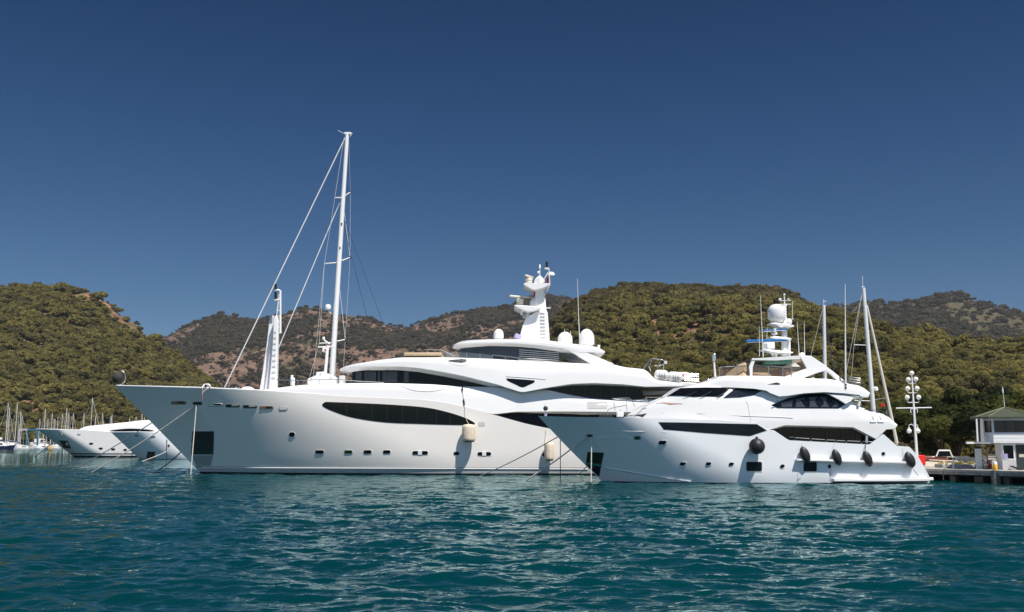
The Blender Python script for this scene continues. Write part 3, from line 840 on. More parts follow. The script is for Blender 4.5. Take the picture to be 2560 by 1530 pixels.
# wing control station recess
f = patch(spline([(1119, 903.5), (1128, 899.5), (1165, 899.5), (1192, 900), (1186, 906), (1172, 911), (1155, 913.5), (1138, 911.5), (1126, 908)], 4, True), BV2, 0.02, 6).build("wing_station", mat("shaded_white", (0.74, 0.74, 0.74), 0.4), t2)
patch(spline([(1121, 903), (1128, 900), (1163, 898.5), (1163, 905.5), (1140, 906)], 3, True), BV2, 0.04, 6).build("recess", BLACKM, f)
patch(rrect(1153, 902, 7, 7, 2), BV2, 0.12, 20, 0.1).build("console", BLACK, f)
# aft soffit, open deck behind the lounge
mb = MB()
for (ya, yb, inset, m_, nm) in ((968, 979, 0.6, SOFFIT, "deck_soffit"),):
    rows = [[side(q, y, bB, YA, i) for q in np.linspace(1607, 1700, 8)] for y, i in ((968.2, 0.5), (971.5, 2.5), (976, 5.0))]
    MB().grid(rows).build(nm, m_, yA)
MB().bar(P(1607, 985, YA - 2), P(1690, 979, YA - 2), 0.3, 0.35).build("awning_beam", WHITE2, yA)
MB().box(P(1640, 992, YA), (5, 3, 0.8)).build("aft_sofa", TEAK, yA, bevel=0.1)

# ---- fly bridge: glass house, roof, swept aft leg
xF = P(1131, 868, YA).x; zF = P(1131, 868, YA).z
bF = plan(xF, 9.0, 4.5, 0.05, zF, 0.2, 2.0)
TOP3 = [(1131, 865), (1137, 860), (1147, 856.3), (1180, 852), (1225, 848.8), (1290, 848.3), (1361, 850.5), (1400, 855), (1451, 862), (1496, 868), (1505, 873), (1512, 880)]
BOT3 = [(1131, 868), (1140, 866), (1152, 861.5), (1185, 858.5), (1270, 857.6), (1340, 862), (1406, 870), (1430, 876), (1450, 880.8), (1512, 881.5)]
CH3 = [(1131, 870), (1140, 872.5), (1152, 869.5), (1225, 864.3), (1290, 866), (1338, 870.5), (1397, 879), (1430, 881), (1450, 882.5), (1512, 883)]
T3 = tier(TOP3, BOT3, bF, YA, (CH3, 0.6), N=160, M=8, rnd=0.5, camber=0.3)
t3 = T3.build("flybridge_roof", WHITE, yA, smooth=45)
BV3 = T3.bvh()
bFg = plan(xF + 0.7, 8.5, 3.75, 0.0, zF, 0.0, 2.0)
g4 = glasshouse([(1148, 864), (1225, 858), (1340, 864), (1396, 874)], [(1148, 902), (1225, 904), (1340, 909), (1396, 912)], bFg, "flybridge_windows", yA, GLASS2, YA)
for k in range(8):
    y = 873.5 + k * 5.2; y2 = 881.5 + k * 4.6
    rows = [[side(1298 + 99 * i / 8, a + (b2 - a) * i / 8, bFg, YA, -off) for i in range(9)] for a, b2, off in ((y, y2, 0.10), (y + 1.0, y2 + 1.0, 0.16), (y + 1.6, y2 + 1.6, 0.04))]
    MB().grid(rows).build("louvre_blade", WHITE2, g4)
# swept legs, both sides
leg = [(1400, 868), (1432, 869), (1462, 880), (1500, 895), (1535.6, 909.8), (1478, 909.8), (1466, 903.5), (1451, 895), (1436, 884.5), (1420, 877), (1404, 873)]
near = [side(x, y, bF, YA, 0.02) for x, y in leg]
MB().prism(near, (0, 0.45, 0)).build("swept_leg", WHITE, yA, smooth=30, bevel=0.05)
MB().prism([(p.x, 2 * YA - p.y, p.z) for p in near], (0, -0.45, 0)).build("swept_leg", WHITE, yA, smooth=30, bevel=0.05)
MB().ball(P(1408, 879, YA - 3.2), 0.3, (1.2, 1, .35)).build("ceiling_lamp", CREAM, yA)
# glass wind screen with posts, pads, rails
bW = plan(P(1016, 890, YA).x, 12, 5.0, 0, zB, 0, 2.0)
rows = [[side(q, y0 + (y1 - y0) * k, bW, YA) for q, y0, y1 in ((1017, 895, 885), (1050, 894, 881), (1087, 894, 880), (1128, 894, 879.5), (1167, 896, 881.5), (1200, 897, 884), (1230, 899, 888))] for k in (0, 1)]
gs = MB().grid(rows).build("wind_screen", CGLASS, yA)
for q, y0, y1 in ((1050, 895, 881), (1087, 894, 880), (1128, 894, 879), (1167, 896, 881.5), (1200, 897, 884)):
    rail([side(q, y0, bW, YA, -0.02), side(q, y1, bW, YA, -0.02)], 0.025).build("post", STEEL, gs)
hr = [side(q, y, bW, YA, 0.05) for q, y in ((1231, 887), (1263, 890.5), (1300, 895), (1350, 900.5), (1430, 908))]
ro = rail(hr, 0.035).build("side_rail", STEEL, yA)
for q, y0, y1 in ((1231, 887, 899), (1263, 890.5, 901), (1296, 895, 903), (1325, 898, 905)):
    rail([side(q, y0, bW, YA, 0.05), side(q, y1, bW, YA, 0.05)], 0.028).build("post", STEEL, ro)
MB().box(P(1062, 890.5, YA - 1.5), (3.9, 5.0, 0.34)).build("sun_pad", TAN, yA, bevel=0.12)
for dy in (-1.0, 0.6):
    fr = MB()
    fr.tube([P(1068, 880, YA - 2 + dy), P(1068, 873, YA - 2 + dy), P(1083, 874, YA - 2 + dy), P(1104, 874.5, YA - 2 + dy), P(1136, 890, YA - 2 + dy)], 0.05, 6)
    fr.tube([P(1068, 879.9, YA - 2 + dy), P(1076, 884, YA - 2 + dy)], 0.05, 6)
    fr.build("awning_frame", STEEL, yA)

# ---- radar tower
def solid(pts, Y, depth, taper=0.0):
    """profile in the centre plane given thickness; edges rounded by the bevel"""
    mb = MB(); f = [P(x, y, Y - depth / 2) for x, y in pts]
    return mb.prism(f, (0, depth, 0))
tw = spline([(1297, 851), (1301, 835), (1306, 815), (1312, 801), (1322, 790), (1345, 777)], 5)
pts = tw + [(1369, 780), (1372, 815), (1374.6, 853)]
tb = solid(pts, YA, 2.2).build("radar_tower", WHITE, yA, smooth=30, bevel=0.18)
solid([(1338, 722), (1361, 719), (1366, 773), (1369, 782), (1340, 782), (1338, 750)], YA, 1.4).build("tower_column", WHITE, tb, smooth=30, bevel=0.12)
solid(spline([(1286, 765), (1292, 762), (1320, 764), (1349, 767), (1350, 772), (1338, 777), (1322, 779), (1305, 774)], 3, True), YA, 3.6).build("spreader_platform", WHITE, tb, smooth=50, bevel=0.1)
solid(spline([(1309, 710), (1316, 707), (1340, 708.5), (1371, 708.5), (1372, 712), (1360, 719), (1344, 723), (1334, 724.5), (1320, 718)], 3, True), YA, 3.2).build("spreader_platform", WHITE, tb, smooth=50, bevel=0.1)
MB().lathe([(0.0, 0), (0.62, 0.02), (0.55, 0.6), (0.32, 1.05), (0, 1.2)], P(1337, 769, YA), 20).build("dome_cap", WHITE, tb, smooth=60)
MB().lathe([(0.62, 0), (0.5, 0.5), (0.12, 0.85), (0.06, 0.9)], P(1349, 709, YA), 4).build("peak_cone", WHITE, tb, smooth=20)
solid([(1329, 779), (1320, 795), (1312, 799), (1318, 783)], YA, 1.2).build("bracket", WHITE, tb, smooth=30, bevel=0.05)
for k in range(9):
    y = 782 + k * 8.6
    MB().box(P(1355.5 + k * 0.3, y, YA - 1.14), (0.5, 0.08, 0.07)).build("rung", GRILL, tb)
def radar(px, py, L, tilt, hp, parent):
    b0 = P(px, py, YA)
    ped = MB().lathe([(0.36, 0), (0.36, hp * .45), (0.42, hp * .5), (0.42, hp * .85), (0.2, hp), (0, hp)], b0, 18).build("radar_pedestal", CREAM, parent, smooth=35)
    m = MB(); m.box(b0 + Vector((0.05, 0, hp + 0.14)), (L, 0.28, 0.2), rz=R(tilt[0]), ry=R(tilt[1])); m.build("radar_scanner", CREAM, ped, bevel=0.06)
radar(1300, 762, 2.6, (25, 1), 0.72, tb)
radar(1322, 707, 1.7, (62, 0), 0.55, tb)
rail([P(1349.5, 688, YA), P(1349.5, 666, YA)], 0.05).build("pole", WHITE2, tb)
MB().lathe([(0.1, 0), (0.1, .3), (0, .5)], P(1349.5, 671, YA), 10).build("horn", WHITE2, tb)
MB().ball(P(1346, 681, YA), 0.14).build("sensor", WHITE2, tb)
fm = MB()
for dy in (-0.5, 0.5):
    fm.tube([P(1363.5, 737, YA + dy), P(1374.5, 712, YA + dy), P(1372.5, 672, YA + dy), P(1365, 672, YA + dy)], 0.055, 6)
    fm.tube([P(1356, 706, YA + dy), P(1370, 681, YA + dy)], 0.05, 6)
    fm.tube([P(1360, 726, YA + dy), P(1365, 712, YA + dy)], 0.05, 6)
fm.build("light_frame", WHITE2, tb)
MB().box(P(1367, 672, YA), (0.5, 1.0, 0.08)).build("light_shelf", WHITE2, tb)
m = MB()
for k in range(3): m.lathe([(0.1, 0), (0.13, 0.05), (0.13, 0.22), (0.07, 0.26)], P(1367, 671 - k * 5.5, YA), 12)
m.build("signal_lamp", BLACKM, tb)
m = MB()
for k in range(3): m.lathe([(0.1, 0), (0.13, 0.05), (0.13, 0.2), (0.07, 0.24)], P(1368.5, 708 - k * 4.5, YA - .3), 12)
m.build("signal_lamp", mat("red_lamp_glass", (0.2, 0.01, 0.01), 0.3), tb)
m = MB()
for k in range(3): m.lathe([(0.1, 0), (0.12, 0.05), (0.12, 0.2), (0.07, 0.24)], P(1368, 767 - k * 4.5, YA - .3), 12)
m.build("signal_lamp", BLACKM, tb)
MB().box(P(1370, 770, YA - .3), (0.55, 0.5, 0.08)).build("light_shelf", WHITE2, tb)
MB().lathe([(0.42, 0), (0.36, 0.2), (0.2, 0.34), (0, 0.38)], P(1378, 688, YA), 16).build("small_dome", WHITE2, tb)
sl = MB().lathe([(0.2, 0), (0.2, .1), (0.08, .12), (0.08, .3)], P(1311, 795, YA), 12); sl.lathe([(0.26, -0.25), (0.26, 0.3)], P(1310, 784.5, YA), 16, axis=(-1, -.7, .1))
sl.build("searchlight", WHITE2, tb)
MB().lathe([(0.2, 0), (0.2, 0.02)], P(1308, 784.5, YA - 0.28) , 16, axis=(-1, -.7, .1)).build("lens", BLACKM, tb)
MB().prism([P(1335, 726, YA - .5), P(1338, 727, YA - .4), P(1337, 742, YA - .4), P(1334, 740, YA - .5)], (0.02, 0.04, 0)).build("pennant", RED, tb)
MB().box(P(1294, 842, YA - 1.5), (0.7, 0.5, 0.55), rz=.3, ry=.4).build("folded_cloth", PURPLE, tb, bevel=0.12)
def dome(px, py, r, h, Y, parent, name="satellite_dome", m=WHITE):
    p_ = [(r * .78, 0), (r * .8, h * .06), (r, h * .12), (r, h * .42)]
    for k in range(1, 9):
        a = math.pi / 2 * k / 8; p_.append((r * math.cos(a), h * .42 + h * .58 * math.sin(a)))
    return MB().lathe(p_, P(px, py, Y), 28).build(name, m, parent, smooth=50)
dome(1246.5, 848, 0.54, 1.1, YA - 1.5, t3)
dome(1413, 862, 0.78, 1.4, YA - 1, t3)
dome(1467, 866.5, 0.82, 1.9, YA - 1, t3)
MB().box(P(1497, 866, YA - 1), (.25, .25, .3)).build("vent_post", WHITE2, t3)
rail([P(1449.5, 862, YA - 1.2), P(1446, 780, YA - 1.2), P(1443.6, 697, YA - 1.2)], [0.05, 0.035, 0.018]).build("whip_aerial", WHITE2, t3)
rail([P(1411.5, 834, YA - 1.5), P(1411.5, 823, YA - 1.5)], 0.025).build("whip_aerial", WHITE2, t3)
rail([P(1426.5, 838, YA - 1.5), P(1426.5, 827, YA - 1.5)], 0.025).build("whip_aerial", WHITE2, t3)

# ---- fore deck: ladder tower, signal mast on its housing, rails, small gear
lt = MB()
lt.prism([P(x, y, YA - 1.1) for x, y in [(671, 976), (675, 930), (681, 860), (683.5, 800), (685, 791), (689, 788.5), (693, 792), (694.5, 800), (694, 850), (691, 976)]], (0, 0.7, 0))
ltb = lt.build("ladder_tower", WHITE, yA, smooth=30, bevel=0.08)
MB().prism([P(x, y, YA + 0.5) for x, y in [(648, 976), (656, 930), (666, 860), (673, 800), (676, 792), (682, 788), (687, 792), (686, 800), (679, 860), (668, 930), (659, 976)]], (0, 0.6, 0)).build("rear_leg", WHITE, ltb, smooth=30, bevel=0.08)
MB().prism([P(x, y, YA - 0.35) for x, y in [(661, 976), (668, 930), (676, 860), (681, 800), (686, 791), (689, 800), (683, 860), (676, 930), (673, 976)]], (0, 0.8, 0)).build("web_plate", mat("lilac_white", (0.66, 0.66, 0.72), 0.5), ltb)
for k in range(9):
    y = 830 + k * 14.3
    MB().box(P(687.5 - k * 0.55, y, YA - 1.16), (0.26 + k * .02, 0.05, 0.035)).build("rung", mat("grey_rung", (0.2, 0.2, 0.2), 0.5), ltb)
m = MB()
m.tube([P(693, 833, YA - .6), P(701, 833, YA - .6), P(701, 727, YA - .6), P(697, 725, YA - .6), P(687, 725.5, YA - .6)], 0.11, 8)
m.tube([P(701, 749, YA - .6), P(686, 750, YA - .6)], 0.11, 8)
m.tube([P(691, 795, YA - .6), P(694, 768, YA - .6), P(698, 735, YA - .6)], 0.06, 8)
for y in (776, 790, 804, 818): m.tube([P(694, y, YA - .6), P(701, y, YA - .6)], 0.05, 6)
m.build("light_bracket", WHITE2, ltb)
for y0 in (748, 724):
    m = MB()
    for k in range(4 if y0 == 748 else 3): m.lathe([(0.09, 0), (0.15, 0.03), (0.15, 0.16), (0.09, 0.2)], P(689, y0 - k * 4.6, YA - .6), 12)
    m.build("signal_lamp", BLACKM, ltb)
hs = [(768, 961), (768, 947), (790, 938), (790, 930), (812, 929), (813, 935), (822, 935.5), (840, 943), (841, 961)]
hb = MB().prism([P(x, y, YA - 2.2) for x, y in hs], (0, 3.4, 0)).build("mast_housing", WHITE, yA, smooth=30, bevel=0.08)
for x, y in ((779, 946), (801.5, 934), (828, 942)):
    MB().lathe([(0.09, 0), (0.09, 0.04)], P(x, y, YA - 2.24), 10, axis=(0, -1, 0)).build("stud", GRILL, hb)
m = MB()
m.tube([P(813, 936, YA - 1.2), P(816, 900, YA - 1.2), P(819, 864, YA - 1.2)], 0.17, 10)
m.tube([P(795, 868, YA - 1.2), P(840, 866, YA - 1.2)], 0.08, 8)
m.tube([P(799, 858, YA - 1.2), P(826, 857, YA - 1.2)], 0.05, 8)
m.tube([P(809, 849, YA - 1.2), P(824, 860, YA - 1.2)], 0.07, 8)
sm = m.build("signal_post", WHITE2, hb)
MB().lathe([(0.14, 0), (0.16, .1), (0.1, .3), (0, .32)], P(809, 849, YA - 1.2), 12).build("lamp", WHITE2, sm)
MB().box(P(811, 875, YA - 1.3), (0.4, 0.4, 0.45)).build("horn", WHITE2, sm, bevel=0.05)
MB().box(P(813.5, 874.5, YA - 1.52), (0.14, 0.06, 0.2)).build("red_light", RED, sm)
bK = lambda x, z: max(0, bM(x, z) - 0.9)
ro = rail([side(q, y, bK, YA) for q, y in ((692, 949), (745, 951), (800, 949.5), (850, 949), (900, 953), (960, 956))], 0.04).build("deck_rail", STEEL, yA)
for q in (729, 744, 760, 798, 860):
    rail([side(q, 950, bK, YA), side(q, 966, bK, YA)], 0.03).build("post", STEEL, ro)
m = MB().box(P(730, 951, YA - 2), (0.24, 0.3, 1.1)); m.box(P(734, 955, YA - 2), (0.24, 0.3, 0.9)); m.build("deck_vent", WHITE2, yA, bevel=0.05)
MB().box(P(856, 950, YA - 2), (0.6, 0.6, 0.9)).build("locker", mat("pale_grey_paint", (0.6, 0.6, 0.6), 0.5), yA, bevel=0.05)
MB().ball(P(619, 976, YA), 0.75, (1, 1, .55)).build("capstan_cover", WHITE2, yA)
MB().ball(P(570, 972.5, YA - 1), 0.5, (1.5, 1, .35)).build("windlass", BLACKM, yA)
MB().bar(P(580, 974, YA - 1.3), P(594, 968, YA - 1.3), 0.3, 0.16).build("anchor_shank", STEEL, yA)
MB().ball(P(597, 972, YA), 0.3).build("bollard", BLACKM, yA)

# ---- aft: rafts, tender arch, rails
bR = lambda x, z: max(0, bB(x, zB) - 0.6)
for cx, cy in ((1653.5, 938), (1687, 942.5)):
    c0 = side(cx, cy, bR, YA, 0.2)
    m = MB().lathe([(0, -0.7), (0.3, -0.67), (0.46, -0.56), (0.53, -0.4), (0.54, 0.0), (0.56, 0.02), (0.56, 0.08), (0.54, 0.1), (0.53, 0.42), (0.46, 0.56), (0.3, 0.67), (0, 0.7)], c0, 20, axis=(1, 0, -.07))
    rf = m.build("raft_canister", WHITE2, yA, smooth=40)
    m = MB()
    for dx in (-.25, .0, .25):
        m.tube([c0 + Vector((dx, -.58, -.6)), c0 + Vector((dx, -.6, 0.05)), c0 + Vector((dx + .02, -.42, .4))], 0.025, 5)
    for dz in (-.1, -.35, -.6): m.tube([c0 + Vector((-.4, -.62, dz)), c0 + Vector((.5, -.62, dz))], 0.03, 5)
    m.build("cradle", mat("grey_cradle", (0.25, 0.26, 0.27), 0.4, metal=.6), rf)
m = MB()
for dy in (0, 1.6):
    Y_ = YA - 2 + dy
    m.tube([P(1607, 924, Y_), P(1624, 900, Y_), P(1632, 896, Y_), P(1657, 899, Y_)], 0.05, 6)
    m.tube([P(1627, 928, Y_), P(1623, 917, Y_), P(1630, 896, Y_)], 0.05, 6)
    m.tube([P(1632, 896, Y_), P(1656, 898, Y_), P(1661, 902, Y_), P(1658.5, 921, Y_), P(1664, 929, Y_)], 0.05, 6)
    m.tube([P(1651, 901, Y_), P(1643, 922, Y_)], 0.04, 6)
    m.tube([P(1637, 914, Y_), P(1646, 915.5, Y_), P(1660, 909.5, Y_)], 0.05, 6)
m.tube([P(1632, 896, YA - 2), P(1632, 896, YA - .4)], .05, 6); m.tube([P(1661, 902, YA - 2), P(1661, 902, YA - .4)], .05, 6)
m.build("arch_frame", STEEL, yA)
MB().box(P(1664, 906, YA - 2), (.25, .25, .3)).build("flood_light", ALU, yA)
m = MB()
for y in (934, 940, 946, 951): m.tube([P(1712, y, YA - 4), P(1747, y + 1.5, YA - 4), P(1747, y + 1.5, YA + 3)], 0.03, 5)
for x in (1718, 1726, 1734, 1741, 1744, 1747): m.tube([P(x, 934.5, YA - 4), P(x, 958, YA - 4)], 0.03, 5)
m.build("aft_rail", STEEL, yA)
# the deck edge that reaches out to the stern
MB().prism([P(x, y, YA - 4.9) for x, y in [(1690, 954), (1748, 957.5), (1756, 961), (1740, 966), (1690, 966.5)]], (0, 9.8, 0)).build("aft_deck_edge", WHITE, yA, smooth=30, bevel=0.08)
tn = thing("tender_boat", "white and red tender boat stowed on the big yacht's aft top deck", "tender", P(1690, 949, YA + 1))
tn.scale = (.62, .62, .62)
m = MB()
rows = []
for i in range(9):
    t = i / 8; w_ = 0.9 * (1 - (1 - t) ** 2.4) ; rows.append([tn.location + Vector((2.6 - 5 * (1 - t), s_ * w_, h_)) for s_, h_ in ((-.3, 0), (-1, .5), (-1.02, 1.05 + .15 * (1 - t)), (1.02, 1.05 + .15 * (1 - t)), (1, .5), (.3, 0))])
m.grid(rows, True); k = len(m.v); m.f.append(tuple(range(k - 6, k)))
th_ = m.build("hull", WHITE2, tn)
MB().box(tn.location + Vector((1.1, -.95, .72)), (2.0, .06, .22)).build("stripe", mat("faded_red", (0.5, 0.2, 0.16), .6), tn)
MB().box(tn.location + Vector((.6, 0, 1.15)), (2.6, 1.5, .22)).build("cover", CREAM, tn, bevel=.08)
# fenders that hang on the large yacht
def cyl_fender(cx, y0, y1, rpx, Y, label, rope_top):
    p0 = P(cx, (y0 + y1) / 2, Y); h = S(y1 - y0, Y) ; r = S(rpx, Y)
    f = thing("fender", label, "fender", (p0.x, p0.y, p0.z - h / 2), "cream cloth fenders on the large yacht")
    pr = [(r * .35, 0), (r * .8, h * .02), (r * .97, h * .09), (r, h * .2), (r * 1.02, h * .5), (r, h * .8), (r * .97, h * .9), (r * .8, h * .97), (r * .3, h)]
    MB().lathe(pr, f.location, 24).build("body", FENDER, f, smooth=60)
    MB().lathe([(r * .82, -0.03), (r * .82, h * .02)], f.location, 24).build("base_cap", BLACK, f)
    q = [Vector((p0.x, p0.y, p0.z + h / 2))] + rope_top
    ln = rail(q, 0.025).build("lanyard", ROPE, f)
    return f
zz = lambda px, py, b, i=-0.06: side(px, py, b, YA, i)
f1 = cyl_fender(1172, 1061, 1104, 16.5, zz(1172, 1085, bA, -0.78).y, "fat cream fender hanging under the long black hull window", [zz(1166, 1050, bA, -.3), zz(1161.5, 1015, bM), zz(1155.5, 966, bM)])
MB().tube([zz(1161, 1012, bM, -.1), zz(1159, 998, bM, -.1)], 0.07, 8).build("weight", BLACKM, f1)
MB().tube([zz(1156.8, 976, bM, -.1), zz(1155.5, 966, bM, -.1)], 0.07, 8).build("grip", BLACKM, f1)
f2 = cyl_fender(1373, 1106, 1151, 11.5, zz(1373, 1128, bA, -0.62).y, "slimmer cream fender beside the bow of the smaller yacht", [zz(1368, 1088, bA, -.4), zz(1366, 1071, bA, -.1)])
# ================================================================ THE SMALLER YACHT
YB = 81.0
STEM_B = [(1345.5, 1040), (1422, 1125), (1465, 1161), (1500, 1192), (1504, 1202)]
SHEER_B = [(1345.5, 1040), (1400, 1041.5), (1440, 1042.4), (1565, 1044.4), (1645, 1046), (1800, 1050), (1892, 1057), (1914, 1074), (1934, 1075), (1972, 1100.6), (2175, 1111.3), (2208, 1084.4), (2242, 1114.6), (2270, 1116.7)]
_te = [(P(2270, 1116.7, 77.6)), P(2290, 1137, 77.6), P(2322, 1192, 77.6)]
_tz = [p.z for p in reversed(_te)]; _tx = [p.x for p in reversed(_te)]
def XEB(z):
    if z > _tz[-1]: return _tx[-1] - 0.2 * (z - _tz[-1])
    return float(np.interp(z, _tz, _tx))
HB, bB0, zsB, xsB = make_hull(YB, 3.7, STEM_B, SHEER_B, XEB, 14.0, 8.2, p=2.2, zref=5.3, zb=-0.8, N=330, M=22, narrow=0.03, smooth_sheer=False, pz=1.2)
yB = thing("motor_yacht", "smaller white motor yacht with blue covered radars and round black fender", "yacht", (P(1800, 1204, YB).x, YB, 0))
hullB = HB.build("hull", HULL_B, yB, smooth=35)
BVB = HB.bvh()
sB = lambda x, y, i=0.0: side(x, y, bB0, YB, i)
GLB = mat("blue_black_glass", (0.006, 0.009, 0.014), 0.04, spec=0.2, var=0.3, scale=0.4)
win("hull_window", [(1646, 1055.4), (1700, 1056), (1892, 1060.4), (1917, 1076), (1874.5, 1090), (1760, 1082), (1659.7, 1073.6)], BVB, hullB, GLB, 0.025, 9)
ap = patch([(1469, 1130), (1510, 1131.5), (1506, 1150), (1498, 1192), (1482, 1177), (1465, 1161)], BVB, 0.025, 8).build("anchor_pocket", mat("dark_green_pocket", (0.006, 0.02, 0.017), 0.3, var=.4, scale=2), hullB)
patch([(1468, 1155), (1503, 1160), (1502, 1165.5), (1467, 1160)], BVB, 0.05, 8).build("anchor_bar", STEEL, ap)
patch(rrect(1483.5, 1167, 4, 4, 2), BVB, 0.06, 8).build("shackle", STEEL, ap)
for x, y, w_, h_ in ((1656, 1106, 19, 9.5), (1707, 1159, 14, 8), (1771, 1159, 13, 8), (1828, 1160, 12, 8), (1955.5, 1165.5, 11, 9)):
    port(hullB, BVB, x, y, w_, h_, slant=-0.35, r=4.5, m=GLB, ro=(2.0, 1.2))
port(hullB, BVB, 2073.5, 1166, 8, 9.5, r=4, m=GLB); port(hullB, BVB, 2207.8, 1134, 8, 8.5, r=4.2, m=GLB, rimm=GRILL)
for x, y, w_, h_ in ((1885, 1166, 39, 23), (2025, 1167, 33, 22.5)):
    port(hullB, BVB, x, y, w_, h_, r=3.5, m=GLB, name="square_window", ro=(1.2, 1.4))
for x, y, w_, h_ in ((1473.6, 1089, 18, 7), (1593.5, 1094.4, 17, 9.5)):
    f = patch(rrect(x, y, w_, h_, 4, 4), BVB, 0.025, 20).build("fairlead", STEEL, hullB)
    patch(rrect(x, y, w_ - 6, h_ - 3.5, 3, 4), BVB, 0.05, 20).build("recess", BLACKM, f)
for x in (1511, 1558):
    rail([sB(x - 17, 1093, -.02), sB(x + 17, 1094.5, -.02)], 0.035).build("scupper_lip", WHITE2, hullB)
    rail([sB(x - 8, 1089.5, -.02), sB(x + 10, 1090, -.02)], 0.025).build("scupper_lip", WHITE2, hullB)
# knuckle and chine lines
rail([sB(q, y, -.0) for q, y in ((1515, 1077), (1560, 1077.6), (1600, 1078.7), (1665, 1081))], 0.03).build("knuckle_line", WHITE2, hullB)
ch = [(1512, 1170), (1560, 1177.5), (1615, 1187), (1670, 1196.5), (1727, 1204)]
MB().grid([[sB(q, y - .6, 0.0) for q, y in ch], [sB(q, y, -0.10) for q, y in ch], [sB(q, y + 3.2, 0.03) for q, y in ch]]).build("chine", HULL_B, hullB, smooth=20)
# rubbing strake with ribs and lower ledge along the quarter
def ledge(pts, out, h, name, parent, m=WHITE):
    mb = MB()
    top = [sB(x, y, 0.02) for x, y in pts]
    o_ = [sB(x, y, -out) for x, y in pts]
    rows = [[t for t in top], [Vector((t.x, o.y, t.z)) for t, o in zip(top, o_)], [Vector((t.x, o.y, t.z - h)) for t, o in zip(top, o_)], [Vector((t.x, t.y + .05, t.z - h - out * .25)) for t in top]]
    mb.grid(rows)
    for i in (0, -1):
        k = len(mb.v); mb.v += [tuple(r[i]) for r in rows]; mb.f.append((k, k + 1, k + 2, k + 3))
    return mb.build(name, m, parent, smooth=30, bevel=0.02)
q1 = [(1988, 1146.5), (2060, 1148.3), (2140, 1150.4), (2210, 1152), (2266, 1153.3)]
st_ = ledge(q1, 0.42, 0.16, "rubbing_strake", hullB)
ledge([(2080, 1196.5), (2150, 1196.6), (2240, 1196.3), (2300, 1195.6), (2318, 1195.3)], 0.5, 0.2, "lower_ledge", hullB)
for x, w_ in ((1998, 8), (2079, 6), (2154, 6), (2260, 6)):
    pts = [(x - w_ * .5, 1150), (x + w_ * .5, 1150), (x + w_ * .3, 1170), (x + w_ * .5, 1192), (x - w_ * .6, 1200), (x - w_ * .3, 1170)]
    patch(pts, BVB, 0.05, 10, 0.09).build("rib", WHITE, st_)
# bathing platform
pl = [P(x, 1195.3, 77.7) for x in (2318, 2333)]
m = MB(); m.prism([(pl[0].x - 1.2, 77.5, 0.48), (pl[1].x, 77.6, 0.48), (pl[1].x + .05, 81, 0.48), (pl[1].x, 84.4, 0.48), (pl[0].x - 1.2, 84.5, 0.48)], (0, 0, -.26))
m.build("bathing_platform", WHITE, yB, bevel=0.06)

# ---- main superstructure
x0s = P(1560, 1044, YB).x; z0s = P(1560, 1044, YB).z
bS = lambda x, z: max(0.0, min(bB0(x, min(z, zsB(x))) - 0.03, 3.66 * (1 - (1 - min(1, max(0, (x - x0s - 0.2 * (z - z0s)) / 7.5))) ** 2) ** .5) - 0.14 * max(0, z - 5.0) )
TOPS = [(1560, 1043), (1580, 1033), (1614.7, 1012.5), (1640, 1003), (1667, 992), (1699, 970), (1730, 966), (1905, 968), (1960, 975), (2018, 981), (2096, 988), (2132, 1003.5), (2171, 1027), (2200, 1033), (2221, 1042), (2243.5, 1061.7)]
BOTS = [(1560, 1044.6), (1645, 1046.2), (1892, 1057), (1917, 1075.8), (1962, 1062.8), (2040, 1064.5), (2134, 1068), (2190.5, 1097.3), (2216, 1072.5), (2238, 1071.4), (2243.5, 1062.5)]
CHS = [(1560, 1045), (1645, 1047), (1892, 1058), (1917, 1077.3), (1962, 1067), (2040, 1068.5), (2134, 1071.5), (2190.5, 1099.5), (2216, 1074), (2238, 1072.5), (2243.5, 1063.5)]
TS = tier(TOPS, BOTS, bS, YB, (CHS, 0.4), N=420, M=16, rnd=0.3, camber=0.12, smooth=False)
ts = TS.build("superstructure", WHITE, yB, smooth=28)
BVS = TS.bvh()
win("windscreen", [(1701, 971.5), (1760, 970), (1828, 970.2), (1801, 991.5), (1735, 991.8), (1669, 991.8)], BVS, ts, GLASS, 0.07, 3.5)
win("wheelhouse_window", [(1839.7, 970.5), (1862, 971), (1905.5, 976.5), (1883.6, 988), (1850, 993), (1808.8, 994.5)], BVS, ts, GLASS2, 0.05, 4)
arch = spline([(1928.5, 1012.5), (1948, 1004), (1970.6, 995.4), (2000, 988.5), (2030, 985.5), (2067.6, 985.5)], 4) + [(2095.6, 998), (2115, 1010), (2096.7, 1021), (2020, 1020.7), (1943.6, 1020)]
aw = win("saloon_window", arch, BVS, ts, GLB, 0.03, 6)
for pts in ([(2021, 993), (2043, 992), (2045, 1018), (2023, 1018)], [(2049, 992), (2069, 993), (2073, 1018), (2052, 1018)], [(2077, 998), (2090, 1004), (2099, 1012), (2092, 1018), (2081, 1018)], [(1952, 1008), (1982, 1000), (1980, 1018), (1954, 1018)], [(1990, 999), (2012, 994), (2013, 1018), (1988, 1018)]):
    patch(pts, BVS, 0.035, 10, 0.02).build("pane", mat("smoked_pane", (0.05, 0.055, 0.07), 0.08, spec=.6), aw)
rail([side(q, y, bS, YB, -.02) for q, y in ((1652, 1032), (1750, 1034), (1860, 1040), (1950, 1043), (1982, 1045))], 0.02).build("seam_line", GRILL, ts)
rail([side(q, y, bS, YB, -.015) for q, y in ((1866, 1003), (1871, 1015), (1875, 1040), (1878, 1056))], 0.014).build("panel_joint", GRILL, ts)
for x0, x1 in ((1709, 1742), (1751, 1778), (1793, 1813)):
    rail([side(x0, 992, bS, YB, -.1), side(x1, 979, bS, YB, -.12)], 0.022).build("wiper", STEEL, ts)
